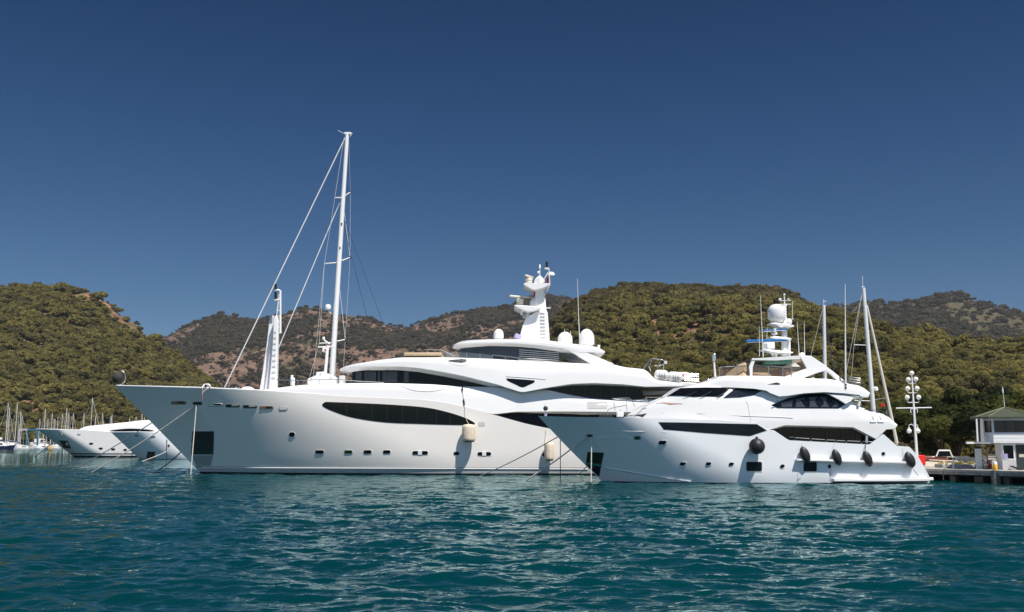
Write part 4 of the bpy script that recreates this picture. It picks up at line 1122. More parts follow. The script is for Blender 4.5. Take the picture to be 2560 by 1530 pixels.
# recessed saloon and side deck
bSi = lambda x, z: max(0.0, bB0(x, 3.0) - 0.85)
sl_ = tier([(1934, 1060), (2134, 1062), (2205, 1072)], [(1934, 1100), (1972, 1108), (2175, 1118), (2205, 1118)], bSi, YB, N=60, M=3, smooth=False).build("main_saloon", GLASS, yB, smooth=40)
for x in (1985, 2029, 2065, 2104, 2140):
    MB().bar(side(x, 1066, bSi, YB, -.03), side(x, 1106, bSi, YB, -.03), 0.07, 0.04).build("mullion", mat("dark_mullion", (0.012, 0.012, 0.013), 0.3), sl_)
MB().bar(side(2166, 1085, bSi, YB, -.4), side(2166, 1108, bSi, YB, -.4), 0.18, 0.18).build("stanchion", STEEL, yB)
rr = [(1932, 1077), (1970, 1100), (1974, 1093), (1984, 1093.5), (1986, 1100), (1988, 1094.5), (2024, 1097), (2027, 1102), (2029, 1097.5), (2062, 1099.5), (2065, 1104), (2067, 1100), (2088, 1101), (2090, 1105.5), (2092, 1101.5), (2113, 1102.5), (2116, 1107), (2118, 1102.5), (2150, 1104), (2153, 1109), (2157, 1104), (2182, 1105)]
rail([sB(x, y, 0.12) for x, y in rr], 0.035).build("side_rail", STEEL, yB)

# ---- roof and fly deck
xr0 = P(1693, 973, YB).x; zr0 = P(1693, 973, YB).z
bU = plan(xr0, 7.0, 3.62, 0.12, zr0, 0.3, 2.0)
TOPU = [(1693, 972.4), (1700, 969.8), (1730, 962.5), (1765, 954.6), (1788, 946.9), (1796, 942), (1819, 939.2), (1900, 939.5), (1958, 941.5), (2010, 946), (2064, 947), (2092, 950.7), (2124, 960), (2145, 963.5), (2160, 970), (2175, 982)]
BOTU = [(1693, 973), (1700, 971.2), (1765, 968), (1829, 968.5), (1885, 971.5), (1915, 976), (1925, 982), (1948, 991), (1970, 989), (2000, 984), (2030, 981.6), (2067.6, 981.5), (2100, 984), (2136, 989.5), (2171, 992), (2175, 983)]
CHU = [(1693, 973.4), (1700, 972.4), (1765, 970.2), (1829, 970), (1885, 973), (1915, 978), (1925, 984), (1948, 993), (1970, 991.5), (2000, 987), (2030, 984.5), (2067.6, 984.5), (2100, 988), (2136, 992.5), (2171, 993.5), (2175, 984)]
TU = tier(TOPU, BOTU, bU, YB, (CHU, 0.35), N=320, M=10, rnd=0.3, camber=0.1, smooth=False)
tu = TU.build("fly_deck", WHITE, yB, smooth=28)
BVU = TU.bvh()
win("slit_window", [(1919.7, 961), (1941.6, 955.9), (1950.6, 959), (1949, 961.8)], BVU, tu, BLACKM, 0.02, 6)
wing = [(2067.6, 984), (2100, 987), (2136.6, 991.8), (2128, 1003), (2115, 1010.5), (2095.6, 998.5)]
MB().prism([side(x, y, bU, YB, .06) for x, y in wing], (0, .5, 0)).build("wing_bracket", WHITE, yB, smooth=30, bevel=0.03)
MB().bar(side(2152, 992, bU, YB, .3), side(2146, 1015, bU, YB, .3), .12, .2).build("support_strut", ALU, yB)
rail([side(q, y, bU, YB, -.02) for q, y in ((1935, 1003), (1970, 990.5), (2010, 983.5), (2060, 980.5), (2110, 983.5), (2150, 988))], 0.03).build("moulding", STEEL, tu)

# ---- radar arch: two side frames joined across
fr_ = lambda pts: [side(x, y, bU, YB, .55) for x, y in pts]
def both(mbf, name, m, par, bev=0.03):
    for s_ in (0, 1):
        mb = MB()
        for pts, dep in mbf:
            f = fr_(pts)
            if s_: mb.prism([(p.x, 2 * YB - p.y, p.z) for p in f], (0, -dep, 0))
            else: mb.prism(f, (0, dep, 0))
        mb.build(name, m, par, smooth=25, bevel=bev)
arch_pts = [(1961, 942), (1985, 932), (2012.5, 922.4), (2017, 921), (2009, 907), (2000, 892), (2004.7, 888.6), (2029, 890), (2045, 901), (2061.5, 912), (2090, 934), (2113, 953), (2093, 951.5), (2080, 937), (2066, 926.5), (2040, 933.5), (2015, 943), (2006, 947)]
both([(arch_pts, .35)], "arch_leg", WHITE, yB)
both([([(1873, 916), (1881, 896.6), (1884, 894.6), (1889, 897), (1882, 918), (1881, 942), (1876, 942)], .25)], "arch_post", WHITE, yB, .02)
bT = lambda x, z: 2.75
a0, a1 = P(1880, 895, YB - 2.75), P(2029, 889, YB - 2.75)
mb = MB()
rows = [[side(q, y, bT, YB) for q, y in L] for L in ([(1879, 900), (1940, 901), (2002, 897), (2016, 900)], [(1880, 896), (1940, 892.5), (2004, 888.2), (2029, 889.5)])]
fulls = rows + [[Vector((p.x, 2 * YB - p.y, p.z)) for p in rows[1]], [Vector((p.x, 2 * YB - p.y, p.z)) for p in rows[0]], rows[0]]
mb.grid(fulls); hard = mb.build("arch_top", WHITE, yB, smooth=20)
MB().box(P(1935, 905, YB - 1), (2.2, 3.0, .5)).build("hatch_panel", mat("mint_screen", (0.25, 0.5, 0.38), 0.6), yB, bevel=.05)
# seats and screen of the fly bridge
MB().lathe([(2.3, 0), (1.9, .4), (0.9, 1.1), (0.5, 1.25), (0, 1.3)], P(1876, 943, YB - .5), 6).build("console_cover", TAN, yB, smooth=20)
MB().box(P(1980, 935, YB), (2.4, 4.5, .9)).build("lounge_seat", TAN, yB, bevel=.12)
bWs = plan(P(1797, 930, YB).x, 4.0, 2.95, 0, zr0, 0, 2.0)
ws = [(1798, 918.5), (1803, 917), (1830, 915.5), (1875, 914.5), (1930, 916), (1979, 920.5)]
rows = [[side(x, y, bWs, YB) for x, y in ws], [side(x, 942, bWs, YB) for x, y in ws]]
rows = [r + [Vector((p.x, 2 * YB - p.y, p.z)) for p in reversed(r)] for r in rows]
wsb = MB().grid(rows).build("fly_windscreen", BGLASS, yB)
rail([side(x, y, bWs, YB) for x, y in ws], 0.04).build("top_rail", STEEL, wsb)
for x, y in ((1798.5, 918.5), (1841, 915), (1880, 914.5), (1921, 916), (1957, 918), (1979, 920.5)):
    rail([side(x, y, bWs, YB), side(x, 942, bWs, YB)], 0.03).build("post", STEEL, wsb)
# rails on the aft fly deck and cockpit roof
m = MB()
for y0, y1 in ((940.5, 946), (946, 951), (952, 957)):
    m.tube([side(2112, y0 - 2, bU, YB, .3), side(2125, y0 + 2, bU, YB, .3), side(2151, y1, bU, YB, .3), Vector((side(2151, y1, bU, YB, .3).x, YB + 2.8, side(2151, y1, bU, YB, .3).z))], .025, 5)
for x, ya, yb in ((2125, 942, 962), (2138, 944, 964), (2151, 946, 967)): m.tube([side(x, ya, bU, YB, .3), side(x, yb, bU, YB, .3)], .025, 5)
m.build("fly_rail", STEEL, yB)
m = MB()
m.tube([side(q, y, bS, YB, .2) for q, y in ((2157, 1023), (2190, 1026), (2216, 1029), (2218, 1042))], .03, 5)
for x in (2164, 2193, 2217): m.tube([side(x, 1025, bS, YB, .2), side(x, 1040, bS, YB, .2)], .025, 5)
m.build("boat_deck_rail", STEEL, yB)
for x in (2183, 2202):
    b = patch(rrect(x, 1045, 16, 21, 2), BVS, 0.06, 12, .1).build("deck_box", WHITE2, ts)
    patch([(x - 5, 1040), (x - 4, 1040), (x + 1, 1049), (x, 1050)], BVS, 0.08, 12, .02).build("latch", mat("faded_red", (0.5, 0.2, 0.16), .6), b)
m = MB()
for x in np.linspace(2246, 2264, 6): m.tube([sB(x, 1108, .3), sB(x, 1116, .3)], .03, 5)
m.tube([sB(2243, 1108, .3), sB(2266, 1110, .3)], .03, 5); m.build("stern_rail", BLACKM, yB)

# ---- fore deck gear
m = MB()
def dk(x, y, i): return side(x, y, bB0, YB, i)
bD = lambda x, z: min(2.2, bB0(x, 5.0))
g = lambda x, y: side(x, y, bD, YB)
m.tube([g(1517, 1042), g(1520, 1024), g(1535, 1019), g(1565, 1013)], .028, 6)
m.tube([g(1534, 1004), g(1538, 1028)], .028, 6); m.tube([g(1565, 1002), g(1568, 1029)], .028, 6)
m.tube([g(1530, 996.5), g(1574, 995), g(1580, 1002), g(1587, 1016)], .03, 6)
m.tube([g(1530, 996.5), g(1545, 999), g(1580, 1001), g(1613, 1003)], .028, 6)
m.tube([g(1580, 1001), g(1612, 998), g(1614, 993.5), g(1662, 993.5), g(1690, 993)], .03, 6)
m.tube([g(1614, 993.5), g(1620, 1008)], .028, 6); m.tube([g(1657, 993.5), g(1662, 1004)], .028, 6)
m.tube([g(1548, 1041), g(1551, 1024)], .028, 6)
m.build("bow_rail", STEEL, yB)
patch([(1641, 1008), (1660, 1006.8), (1706, 1009), (1676, 1010.8)], BVS, 0.04, 4).build("deck_hatch", mat("pale_terracotta", (0.45, 0.25, 0.17), .7), ts)
MB().box(P(1516, 1041.5, YB - 2.4), (1.1, .2, .3)).build("fairlead_slot", BLACKM, yB)
patch([(1557, 1034.5), (1617, 1033.8), (1607, 1043), (1562, 1043)], BVS, 0.03, 8).build("bulwark_window", mat("bronze_panel", (0.06, 0.045, 0.04), .3), ts)
MB().box(P(1550, 1036, YB - 2.3), (.55, .5, .4)).build("winch", WHITE2, yB, bevel=.05)
ml = rail([P(1788, 942, YB), P(1785.5, 910, YB), P(1785, 888, YB)], [.1, .08, .06]).build("light_pole", WHITE2, yB)
MB().box(P(1785, 893, YB), (.3, .3, .6)).build("lamp", STEEL, ml, bevel=.05)
for q in (1770, 1775):
    MB().ball(P(q, 951, YB - 1.3), .16, (1.5, 1, .9)).build("horn", STEEL, tu)
# jack staff at the bow
rail([P(1362, 1040, YB), P(1362, 1010, YB)], .03).build("jack_staff", ALU, yB)

# ---- mast with platforms, dome, covered scanners
YM = YB
ms = MB(); ms.tube([P(1961, 890, YM), P(1961.5, 760, YM)], [.28, .2], 12)
mast = ms.build("radar_mast", WHITE, yB)
ms = MB(); ms.tube([P(1972.5, 890, YM), P(1972, 846, YM)], .14, 8); ms.build("brace", WHITE, mast)
rail([P(1961.5, 762, YM), P(1960.5, 736, YM)], .05).build("top_pole", WHITE2, mast)
def plat(pts, dep, nm="platform"): solid(spline(pts, 3, True), YM, dep).build(nm, WHITE, mast, smooth=40, bevel=.05)
plat([(1924, 808), (1945, 807), (1980, 812), (1986, 814.5), (1980, 818), (1962, 817), (1952, 819), (1942, 812.5)], 1.3)
plat([(1924.5, 842.5), (1945, 841), (1974, 844.5), (1979.5, 847), (1976, 850), (1955, 848), (1935, 847)], 1.2)
plat([(1907, 872.5), (1922, 872), (1940, 875), (1979, 879), (1979, 883), (1940, 881), (1915, 876)], 1.5)
plat([(1909, 875), (1925, 877), (1934, 882), (1938, 890), (1932, 890), (1928, 884), (1918, 879)], .3, "bracket")
MB().bar(P(1938, 880, YM), P(1938, 892, YM), .3, .3).build("bracket", WHITE, mast)
cc = P(1941.8, 807, YM)
r_ = S(21.5, YM)
dm = MB().lathe([(r_ * .35, 0), (r_ * .62, .05), (r_ * .95, .36), (r_, .42), (r_, 1.0)] + [(r_ * math.cos(a), 1.0 + r_ * .86 * math.sin(a)) for a in np.linspace(.15, math.pi / 2, 10)], cc, 32).build("satellite_dome", WHITE, mast, smooth=40)
MB().lathe([(r_ * 1.01, .40), (r_ * 1.015, .44)], cc, 32).build("seam_band", GRILL, dm)
MB().lathe([(.2, 0), (.26, .1), (.26, .3), (.16, .48), (0, .52)], P(1972.5, 811, YM), 16).build("small_dome", WHITE, mast, smooth=50)
MB().ball(P(1936, 834, YM - .3), .28, (1, 1, .55)).build("flood_lamp", WHITE2, mast)
rail([P(1936, 834, YM - .3), P(1936, 843, YM - .3)], .08).build("lamp_foot", WHITE2, mast)
for (xa, ya, xb_, yb_, w_) in ((1903.7, 826.6, 1969, 823, .085), (1865, 852.8, 1968, 850, .11)):
    o = MB().tube([P(xa, ya, YM - .5), P(xa + 1, ya, YM - .5), P(xb_ - 1, yb_, YM - .5), P(xb_, yb_, YM - .5)], [w_ * .7, w_, w_, w_ * .7], 10).build("covered_scanner", BLUE, mast, smooth=40)
    MB().bar(P(xa + 4, ya + w_ * 28, YM - .5), P(xb_ - 4, yb_ + w_ * 28, YM - .5), .12, .05).build("scanner_edge", WHITE2, o)
MB().lathe([(.3, 0), (.36, .1), (.36, .45), (.22, .55)], P(1917, 872, YM - .5), 4).build("scanner_pedestal", WHITE, mast, smooth=20, bevel=.04)
MB().box(P(1928, 864, YM - .4), (.5, .5, .55)).build("scanner_pedestal", WHITE, mast, bevel=.05)
MB().lathe([(.14, 0), (.18, .3)], P(1936, 830, YM - .5), 10).build("scanner_pedestal", WHITE, mast)
m = MB(); m.tube([P(1950, 752, YM), P(1978, 751, YM)], .03, 5); m.tube([P(1949, 761, YM), P(1978, 761, YM)], .04, 5); m.tube([P(1950, 752, YM), P(1950, 747, YM)], .06, 6); m.tube([P(1970, 752, YM), P(1970, 746, YM)], .05, 6)
m.ball(P(1950, 749, YM), .13); m.ball(P(1960.5, 737, YM), .1); m.ball(P(1971, 749, YM), .09)
m.build("cross_trees", WHITE2, mast)
m = MB(); m.tube([P(1981, 797, YM), P(1981, 752, YM)], .025, 5); m.tube([P(1966, 799, YM), P(1984, 797.5, YM)], .03, 5); m.build("aerial", WHITE2, mast)
m = MB()
for k in range(4): m.lathe([(.09, 0), (.11, .04), (.11, .16), (.07, .2)], P(1967.5, 792 - k * 7, YM - .1), 10)
m.build("signal_lamp", BLACKM, mast)
for p0, p1, r0 in (((1908, 893), (1901, 739), .03), ((1898.5, 890), (1898, 814), .02), ((1998, 888), (1992.7, 804), .025), ((2011.7, 887), (2010.4, 804), .025), ((1917, 846), (1918, 819), .018)):
    rail([P(*p0, YM - 1.2), P(*p1, YM - 1.2)], [r0 * 1.3, r0 * .7]).build("whip_aerial", WHITE2, yB)
MB().lathe([(.2, 0), (.26, .08), (.22, .2), (0, .3)], P(2005.6, 889, YM - 1), 16).build("small_dome", WHITE2, yB, smooth=50)
ab = rail([side(2114.3, 978, bU, YB, .05), P(2113.5, 880, 77.6), P(2112.7, 710, 77.6)], [.07, .06, .022]).build("tall_aerial", WHITE2, yB)
for y in (962, 969): MB().box(side(2114.5, y, bU, YB, -.02), (.14, .12, .12)).build("clamp", BLACKM, ab)
rail([side(2098, 944, bU, YB, .3), side(2109, 962, bU, YB, .05)], .02).build("stay_wire", WIRE_D, yB)

# ---- fenders on the small yacht
cB = sB(1892.4, 1115.6, -0.72)
bf = thing("ball_fender", "big round black ball fender hanging on the smaller yacht's side", "fender", (cB.x, cB.y, cB.z - .67))
MB().ball(cB, S(19.6, cB.y), seg=32, rings=20).build("body", BLACK, bf, smooth=60)
MB().lathe([(.12, 0), (.1, .14), (0, .16)], cB + Vector((0, 0, S(19, cB.y))), 12).build("neck", BLACK, bf)
rail([cB + Vector((0, 0, S(20, cB.y))), sB(1890.5, 1092, -.04)], .02).build("lanyard", ROPE, bf)
NAMES_F = ["flat black fender beside the upper edge of the square window", "flat black fender second from the square window, by the first thin rib", "flat black fender hanging on a dark line near the stern quarter", "flat black fender nearest the stern, against the sloping transom edge"]
for (x, y, hw, hh, ty, dark), lab in zip(((2012.6, 1137, 12, 21, 1106, 0), (2092, 1143.6, 11, 20.5, 1108, 0), (2169, 1147, 11, 20, 1111, 1), (2274.6, 1149.5, 12.5, 20, 1118, 0)), NAMES_F):
    c = sB(min(x, 2272), y, -.32); c = P(x, y, c.y)
    f = thing("flat_fender", lab, "fender", (c.x, c.y, c.z - .7), "flat black fenders along the smaller yacht")
    a = S(hw, c.y); h = S(hh, c.y)
    mb = MB(); rows = []
    for k in range(13):
        t = -1 + 2 * k / 12; w_ = (1 - abs(t) ** 2.2) ** .75 * a + .012
        rows.append([c + Vector((w_ * math.cos(q) - .45 * h * t * .55, .26 * (w_ / a + .1) * math.sin(q) , t * h)) for q in np.linspace(0, 2 * math.pi, 17)[:-1]])
    mb.grid(rows, True); mb.build("body", BLACK, f, smooth=60)
    mb = MB().lathe([(.06, 0), (.14, .02), (.14, .2), (.06, .24)], c + Vector((-.75 * a, 0, h * .25)), 10, axis=(.5, 0, 1)); mb.build("edge_loop", mat("maroon_webbing", (0.1, 0.01, 0.03), .8), f)
    tp = c + Vector((-.25 * h, 0, h))
    rail([tp, sB(min(x, 2262) - 5, ty, -.05)], .03 if dark else .015).build("lanyard", WIRE_D if dark else ROPE, f)
    if x > 2200: rail([c + Vector((.25 * h, 0, -h)), sB(2296, 1190, -.05)], .02).build("lanyard_tail", WIRE_D, f)
# ================================================================ MOORED BEHIND: two yachts, sailing boats
def far_yacht(label, Yc, B, stem, sheer, xe_px, top, Lw, Ls, ports, win_px, pocket, m, fl):
    xe = P(xe_px, 1100, Yc).x
    mb, b, zs, xs = make_hull(Yc, B, stem, sheer, lambda z: xe + .2 * z, Lw, Ls, zref=6.0, N=80, M=16, narrow=.03)
    y = thing("motor_yacht", label, "yacht", (P(sheer[0][0] + 80, 1142, Yc).x, Yc, 0))
    h = mb.build("hull", m, y, smooth=50); bv = mb.bvh()
    bs = lambda x, z: max(0, b(x, min(z, zs(x))) - .3 - .16 * max(0, z - zs(x)))
    bot = [(q[0], np.interp(q[0], [p[0] for p in sheer], [p[1] for p in sheer]) + .5) for q in top]
    T = tier(top, bot, bs, Yc, N=80, M=8, rnd=.5)
    t = T.build("superstructure", WHITE, y, smooth=45)
    if win_px: patch(win_px, T.bvh(), .08, 12, .12).build("window", GLASS, t)
    for cx, cy, w_, h_ in ports: patch(rrect(cx, cy, w_, h_, 2.2, 3), bv, .06, 30, .1).build("porthole", GLASS, h)
    if pocket: patch(pocket, bv, .06, 10, .1).build("anchor_pocket", BLACK, h)
    for cx, cy, w_ in fl: patch(rrect(cx, cy, w_, 3, 1.4, 3), bv, .06, 20, .1).build("fairlead", STEEL, h)
    rail([P(sheer[0][0], sheer[0][1] - .3, Yc)] + [side(q, np.interp(q, [p[0] for p in sheer], [p[1] for p in sheer]) - .3, b, Yc, .1) for q in np.linspace(sheer[0][0] + 4, sheer[-1][0], 30)], .12).build("capping_rail", WHITE, h)
    return y, b, bv
y1, b1, bv1 = far_yacht("cream hulled motor yacht with a low dark window, furthest from the big bow", 213, 4.2,
    [(91.6, 1073), (149, 1115), (185, 1142)], [(91.6, 1073), (200, 1075.5), (278, 1080.5), (400, 1082), (520, 1082)], 520,
    [(197, 1074.5), (205, 1069), (213, 1066), (240, 1063), (322, 1055), (345, 1051.5), (369, 1050.5), (440, 1048), (500, 1050), (520, 1056)], 9.5, 7.5,
    [(228, 1109, 10, 4.5), (252, 1121, 10, 4.5), (283, 1123, 10, 4.5), (313, 1124.5, 9, 4.5)],
    spline([(274, 1077.5), (300, 1073), (330, 1071.5), (366, 1073.5), (385, 1077), (366, 1078.5), (320, 1079)], 3, True),
    [(148, 1100.5), (170, 1101.5), (178, 1121), (160, 1120)], HULL_C, [(155, 1085, 8), (197, 1086, 9)])
y2, b2, bv2 = far_yacht("blue shaded white motor yacht half hidden behind the largest bow", 190, 4.0,
    [(278, 1081), (318, 1119), (347, 1146)], [(278, 1081), (340, 1080.5), (400, 1082), (560, 1084)], 600,
    [(400, 1081.5), (420, 1070), (470, 1060), (560, 1062), (598, 1075)], 12, 9,
    [(422, 1114, 5, 5)], None, [(369, 1129), (388, 1129), (386, 1145), (366, 1145)], HULL_B, [(342, 1089, 9), (382, 1091.5, 14)])

# tall mast of the sailing yacht berthed beyond the large one
YSM = 114.0
sy = thing("sailing_yacht", "tall white sailing mast with wire stays rising behind the big yacht's foredeck", "sailing yacht", (P(820, 1100, YSM).x, YSM, 0))
hm, hb_, hz_, hx_ = make_hull(YSM, 3.2, [(520, 1075), (560, 1120), (590, 1165)], [(520, 1075), (700, 1085), (1000, 1090), (1120, 1085)], lambda z: P(1120, 1100, YSM).x, 14, 11, zref=3.5, zb=-.8, N=60, M=10)
hm.build("hull", WHITE2, sy)
mp_ = lambda t: P(820 + (868 - 820) * t, 1085 + (336 - 1085) * t, YSM)
mt = MB().tube([mp_(t) for t in (0, .3, .6, .85, 1.0)], [.34, .33, .3, .26, .24], 14).build("mast", ALU, sy)
ALUW = mat("white_mast", (0.78, 0.78, 0.77), .35); mt.data.materials[0] = ALUW
MB().box(mp_(1.0) + Vector((0.05, 0, .1)), (.8, .4, .3)).build("mast_head", WHITE2, mt, bevel=.05)
m = MB(); m.tube([P(866, 337, YSM), P(845, 326, YSM)], .03, 5); m.tube([P(876, 341, YSM), P(879, 334, YSM)], .05, 5); m.ball(P(879, 334, YSM), .1); m.build("wind_vane", WHITE2, mt)
SP = [((854, 494), (837, 494.5), (876, 481)), ((840, 657), (811, 659.5), (875, 644)), ((823, 857), (798, 859), (863, 849))]
for c_, l_, r_2 in SP:
    MB().tube([P(*l_, YSM - 1.6), P(*c_, YSM)], .09, 6).build("spreader", ALU, mt)
    MB().tube([P(*c_, YSM), P(*r_2, YSM + 1.6)], .09, 6).build("spreader", ALU, mt)
    MB().box(P(*r_2, YSM + 1.6), (.2, .2, .25)).build("spreader_cap", BLACKM, mt)
def stay(a, b, r, m_=WIRE, nm="stay"): rail([a, (Vector(a) + Vector(b)) / 2, b], r).build(nm, m_, sy)
stay(P(864, 342, YSM), P(560, 972, YSM), .075, ALUW, "forestay"); stay(P(849, 507, YSM), P(692, 880, YSM), .06, ALUW, "inner_stay")
stay(P(860, 345, YSM - .2), P(837, 494, YSM - 1.6), .02); stay(P(837, 494, YSM - 1.6), P(811, 659, YSM - 1.6), .022); stay(P(811, 659, YSM - 1.6), P(798, 859, YSM - 1.8), .024); stay(P(798, 859, YSM - 1.8), P(772, 950, YSM - 2), .024)
stay(P(872, 350, YSM + .2), P(876, 481, YSM + 1.6), .02); stay(P(876, 481, YSM + 1.6), P(875, 644, YSM + 1.6), .022); stay(P(875, 644, YSM + 1.6), P(863, 849, YSM + 1.6), .022); stay(P(863, 849, YSM + 1.6), P(856, 960, YSM + 1.6), .022)
stay(P(857, 500, YSM), P(875, 644, YSM + 1.6), .035, ALUW); stay(P(843, 665, YSM), P(863, 849, YSM + 1.6), .035, ALUW); stay(P(846, 660, YSM), P(838, 958, YSM), .022)
stay(P(811, 659, YSM - 1.6), P(782, 955, YSM - 2), .02); stay(P(827, 870, YSM), P(843, 958, YSM), .022)
stay(P(860, 545, YSM), P(960, 815, YSM + 2), .022, WIRE_D, "backstay"); stay(P(858, 560, YSM), P(935, 860, YSM + 2), .026, WIRE_D, "backstay")
rd = MB().lathe([(.3, 0), (.36, .1), (.36, .45), (.26, .64), (0, .72)], P(820, 775, YSM), 16).build("radome", WHITE, mt, smooth=50)
MB().bar(P(819, 777, YSM), P(829, 784, YSM), .12, .08).build("radome_bracket", WHITE2, mt)
for y in (560, 620): MB().box(P(854 - (y - 560) * .07, y, YSM - .3), (.14, .05, .3)).build("mast_fitting", BLACKM, mt)

# masts behind the smaller yacht
def sail_mast(label, foot, head, Y, r, wires=(), spread=(), gear=()):
    hx = P(foot[0], 1130, Y)
    s = thing("sailing_yacht", label, "sailing yacht", (hx.x, Y, 0))
    rows = []
    for i in range(13):
        t = -1 + i / 6; w_ = 1.9 * (1 - abs(t) ** 2.6); zt = 1.3 + .35 * t * t
        rows.append([Vector((hx.x - 1.2 + t * 6.5 * (1 + .06 * k), Y + sgn * w_ * q, z * zt)) for sgn, q, z, k in ((-1, .1, -.5, 0), (-1, .8, 0, 0), (-1, 1, 1, 1), (1, 1, 1, 1), (1, .8, 0, 0), (1, .1, -.5, 0))])
    MB().grid(rows, True).build("hull", WHITE2, s)
    MB().box((hx.x - .6, Y, 1.6), (5, 2.2, .6)).build("coachroof", WHITE2, s, bevel=.15)
    f = P(*foot, Y); base = Vector((f.x + (f.x - P(*head, Y).x) * .15, Y, 1.2))
    mt = MB().tube([base, f, P(*head, Y)], [r, r, r * .8], 10).build("mast", ALU, s)
    for a, b, rr, m_ in wires: rail([P(*a, Y), P(*b, Y)], rr).build("stay", m_, s)
    for a, b in spread: rail([P(*a, Y), P(*b, Y)], .04).build("spreader", ALU, mt)
    for g_ in gear: rail([P(*q, Y) for q in g_], .03).build("vane", ALU, mt)
    return s
sail_mast("slim grey sailing mast showing above the radar arch of the smaller yacht", (2062.6, 960), (2059.5, 763), 96, .2,
    wires=(((2058, 765), (2027, 890), .02, WIRE), ((2063, 800), (2086, 935), .05, WIRE_D)), gear=(((2059, 765), (2059, 748)), ((2058, 754), (2066, 753))))
s3 = sail_mast("thicker silver sailing mast with spreader and leaning boom behind the smaller yacht's stern", (2183, 1022), (2158.5, 720), 96, .24,
    wires=(((2157, 722), (2112, 945), .02, WIRE), ((2157, 722), (2135, 860), .02, WIRE), ((2135, 860), (2128, 948), .02, WIRE), ((2165, 750), (2196, 858), .02, WIRE_D), ((2196, 858), (2205, 900), .02, WIRE_D), ((2180, 1000), (2215, 995), .015, WIRE)), spread=(((2135, 862), (2164, 863)), ((2136, 1001), (2176, 1002.5))), gear=(((2157, 722), (2156, 690)), ((2153, 717), (2162, 717))))
MB().tube([P(2167, 763, 96), P(2228, 1040, 96), P(2243, 1112, 96)], [.1, .16, .16], 8).build("furled_sail", mat("sail_cloth_roll", (.6, .57, .5), .8), s3)
MB().lathe([(.25, 0), (.3, .05), (.3, .3), (.2, .4)], P(2188, 977, 96), 12).build("radome", WHITE2, s3)
fl = MB(); fl.grid([[P(2203 + i * 3, 1008 + j * 4 + (i % 2), 95.5 + .1 * (i % 2)) for i in range(4)] for j in range(3)])
o = fl.build("small_flag", RED); tag(o, "small red flag on a thin line beside the leaning boom", "flag")

# ---- marina along the far shore
def marina_boat(motor=False, col=WHITE2):
    s = thing("motor_boat" if motor else "sailing_boat", "x", "boat", (0, 0, 0))
    rows = []
    for i in range(11):
        t = i / 10; w_ = 1.75 * (1 - t ** 2.4) ** .8 * (1 if t > .15 else .86 + t); zt = 1.15 + .4 * t * t
        rows.append([Vector((-5.2 + 11 * t + .9 * t * k, sg * w_ * q, z * zt - .02)) for sg, q, z, k in ((-1, .15, -.4, 0), (-1, .85, 0, 0), (-1, 1, 1, 1), (1, 1, 1, 1), (1, .85, 0, 0), (1, .15, -.4, 0))])
    mb = MB(); mb.grid(rows, True); k = len(mb.v); mb.f.append(tuple(range(6))); mb.f.append(tuple(range(k - 6, k)))
    mb.build("hull", col, s)
    cb = MB()
    if motor:
        cb.prism([(-3, -1.3, 1.1), (2.8, -1.3, 1.2), (1.2, -1.2, 2.4), (-.6, -1.2, 2.7), (-3, -1.2, 2.6)], (0, 2.6, 0)); c_ = cb.build("cabin", WHITE2, s, bevel=.08)
        MB().box((-.2, -1.32, 2.0), (3.0, .06, .5)).build("window", GLASS, c_)
    else:
        cb.prism([(-2.4, -1.0, 1.1), (2.6, -.9, 1.2), (1.8, -.85, 1.65), (-2.2, -.95, 1.75)], (0, 1.9, 0)); c_ = cb.build("coachroof", WHITE2, s, bevel=.06)
        MB().box((-.2, -1.0, 1.45), (2.4, .06, .16)).build("window", GLASS, c_)
        MB().tube([(.9, 0, 1.5), (.85, 0, 16)], [.14, .1], 8).build("mast", ALU, s)
        MB().tube([(.9, 0, 2.6), (-3.8, 0, 2.7)], .1, 6).build("boom", ALU, s)
        MB().tube([(.7, 0, 2.85), (-1.5, 0, 2.95), (-3.6, 0, 2.85)], [.14, .22, .12], 8).build("sail_cover", mat("navy_canvas", (.012, .02, .07), .8), s)
        MB().tube([(5.9, 0, 1.6), (.88, 0, 15.6)], .07, 6).build("furled_jib", mat("sail_cloth_roll", (.6, .57, .5), .8), s)
        MB().tube([(-5, 0, 1.4), (.85, 0, 15.9)], .025, 5).build("backstay", WIRE, s)
        MB().tube([(.87, -1.0, 9), (.87, 1.0, 9)], .04, 5).build("spreader", ALU, s)
    return s
proto = marina_boat(); pm = marina_boat(True)
# x px, mast-head y px, depth, heading (deg)
MS = [(9, 1007, 470, 75), (17, 1018, 500, 110), (34, 1006, 520, 95), (42, 1028, 490, 60), (49, 1040, 470, 100), (93, 1047, 520, 80), (106, 1022, 500, 100), (113, 1046, 540, 75), (123, 1032, 505, 85), (132, 1046, 530, 95), (141, 1042, 520, 120), (148, 1034, 500, 70), (160, 1020, 510, 100), (165, 1030, 535, 90), (176, 1032, 505, 80), (204, 1032, 500, 95), (218.5, 995, 480, 20), (234, 1038, 520, 100), (250, 1033, 505, 85), (255, 1049, 530, 110), (271, 1040, 520, 80), (275, 1036, 500, 100), (319, 1045, 520, 90), (334, 1041, 505, 75), (350, 1034, 500, 95), (357, 1042, 520, 100)]
def mlabel(i, x, yh):
    side_ = ["nearest the frame edge", "with the mast just in from the frame edge", "third mast in from the frame edge", "with a leaning forestay near the boat lift", "with a mast just outside the boat lift"]
    if i < 5: return "white sailing boat " + side_[i]
    return f"white sailing boat in the marina, mast {ORD[i - 5]} rightwards from the blue boat lift"
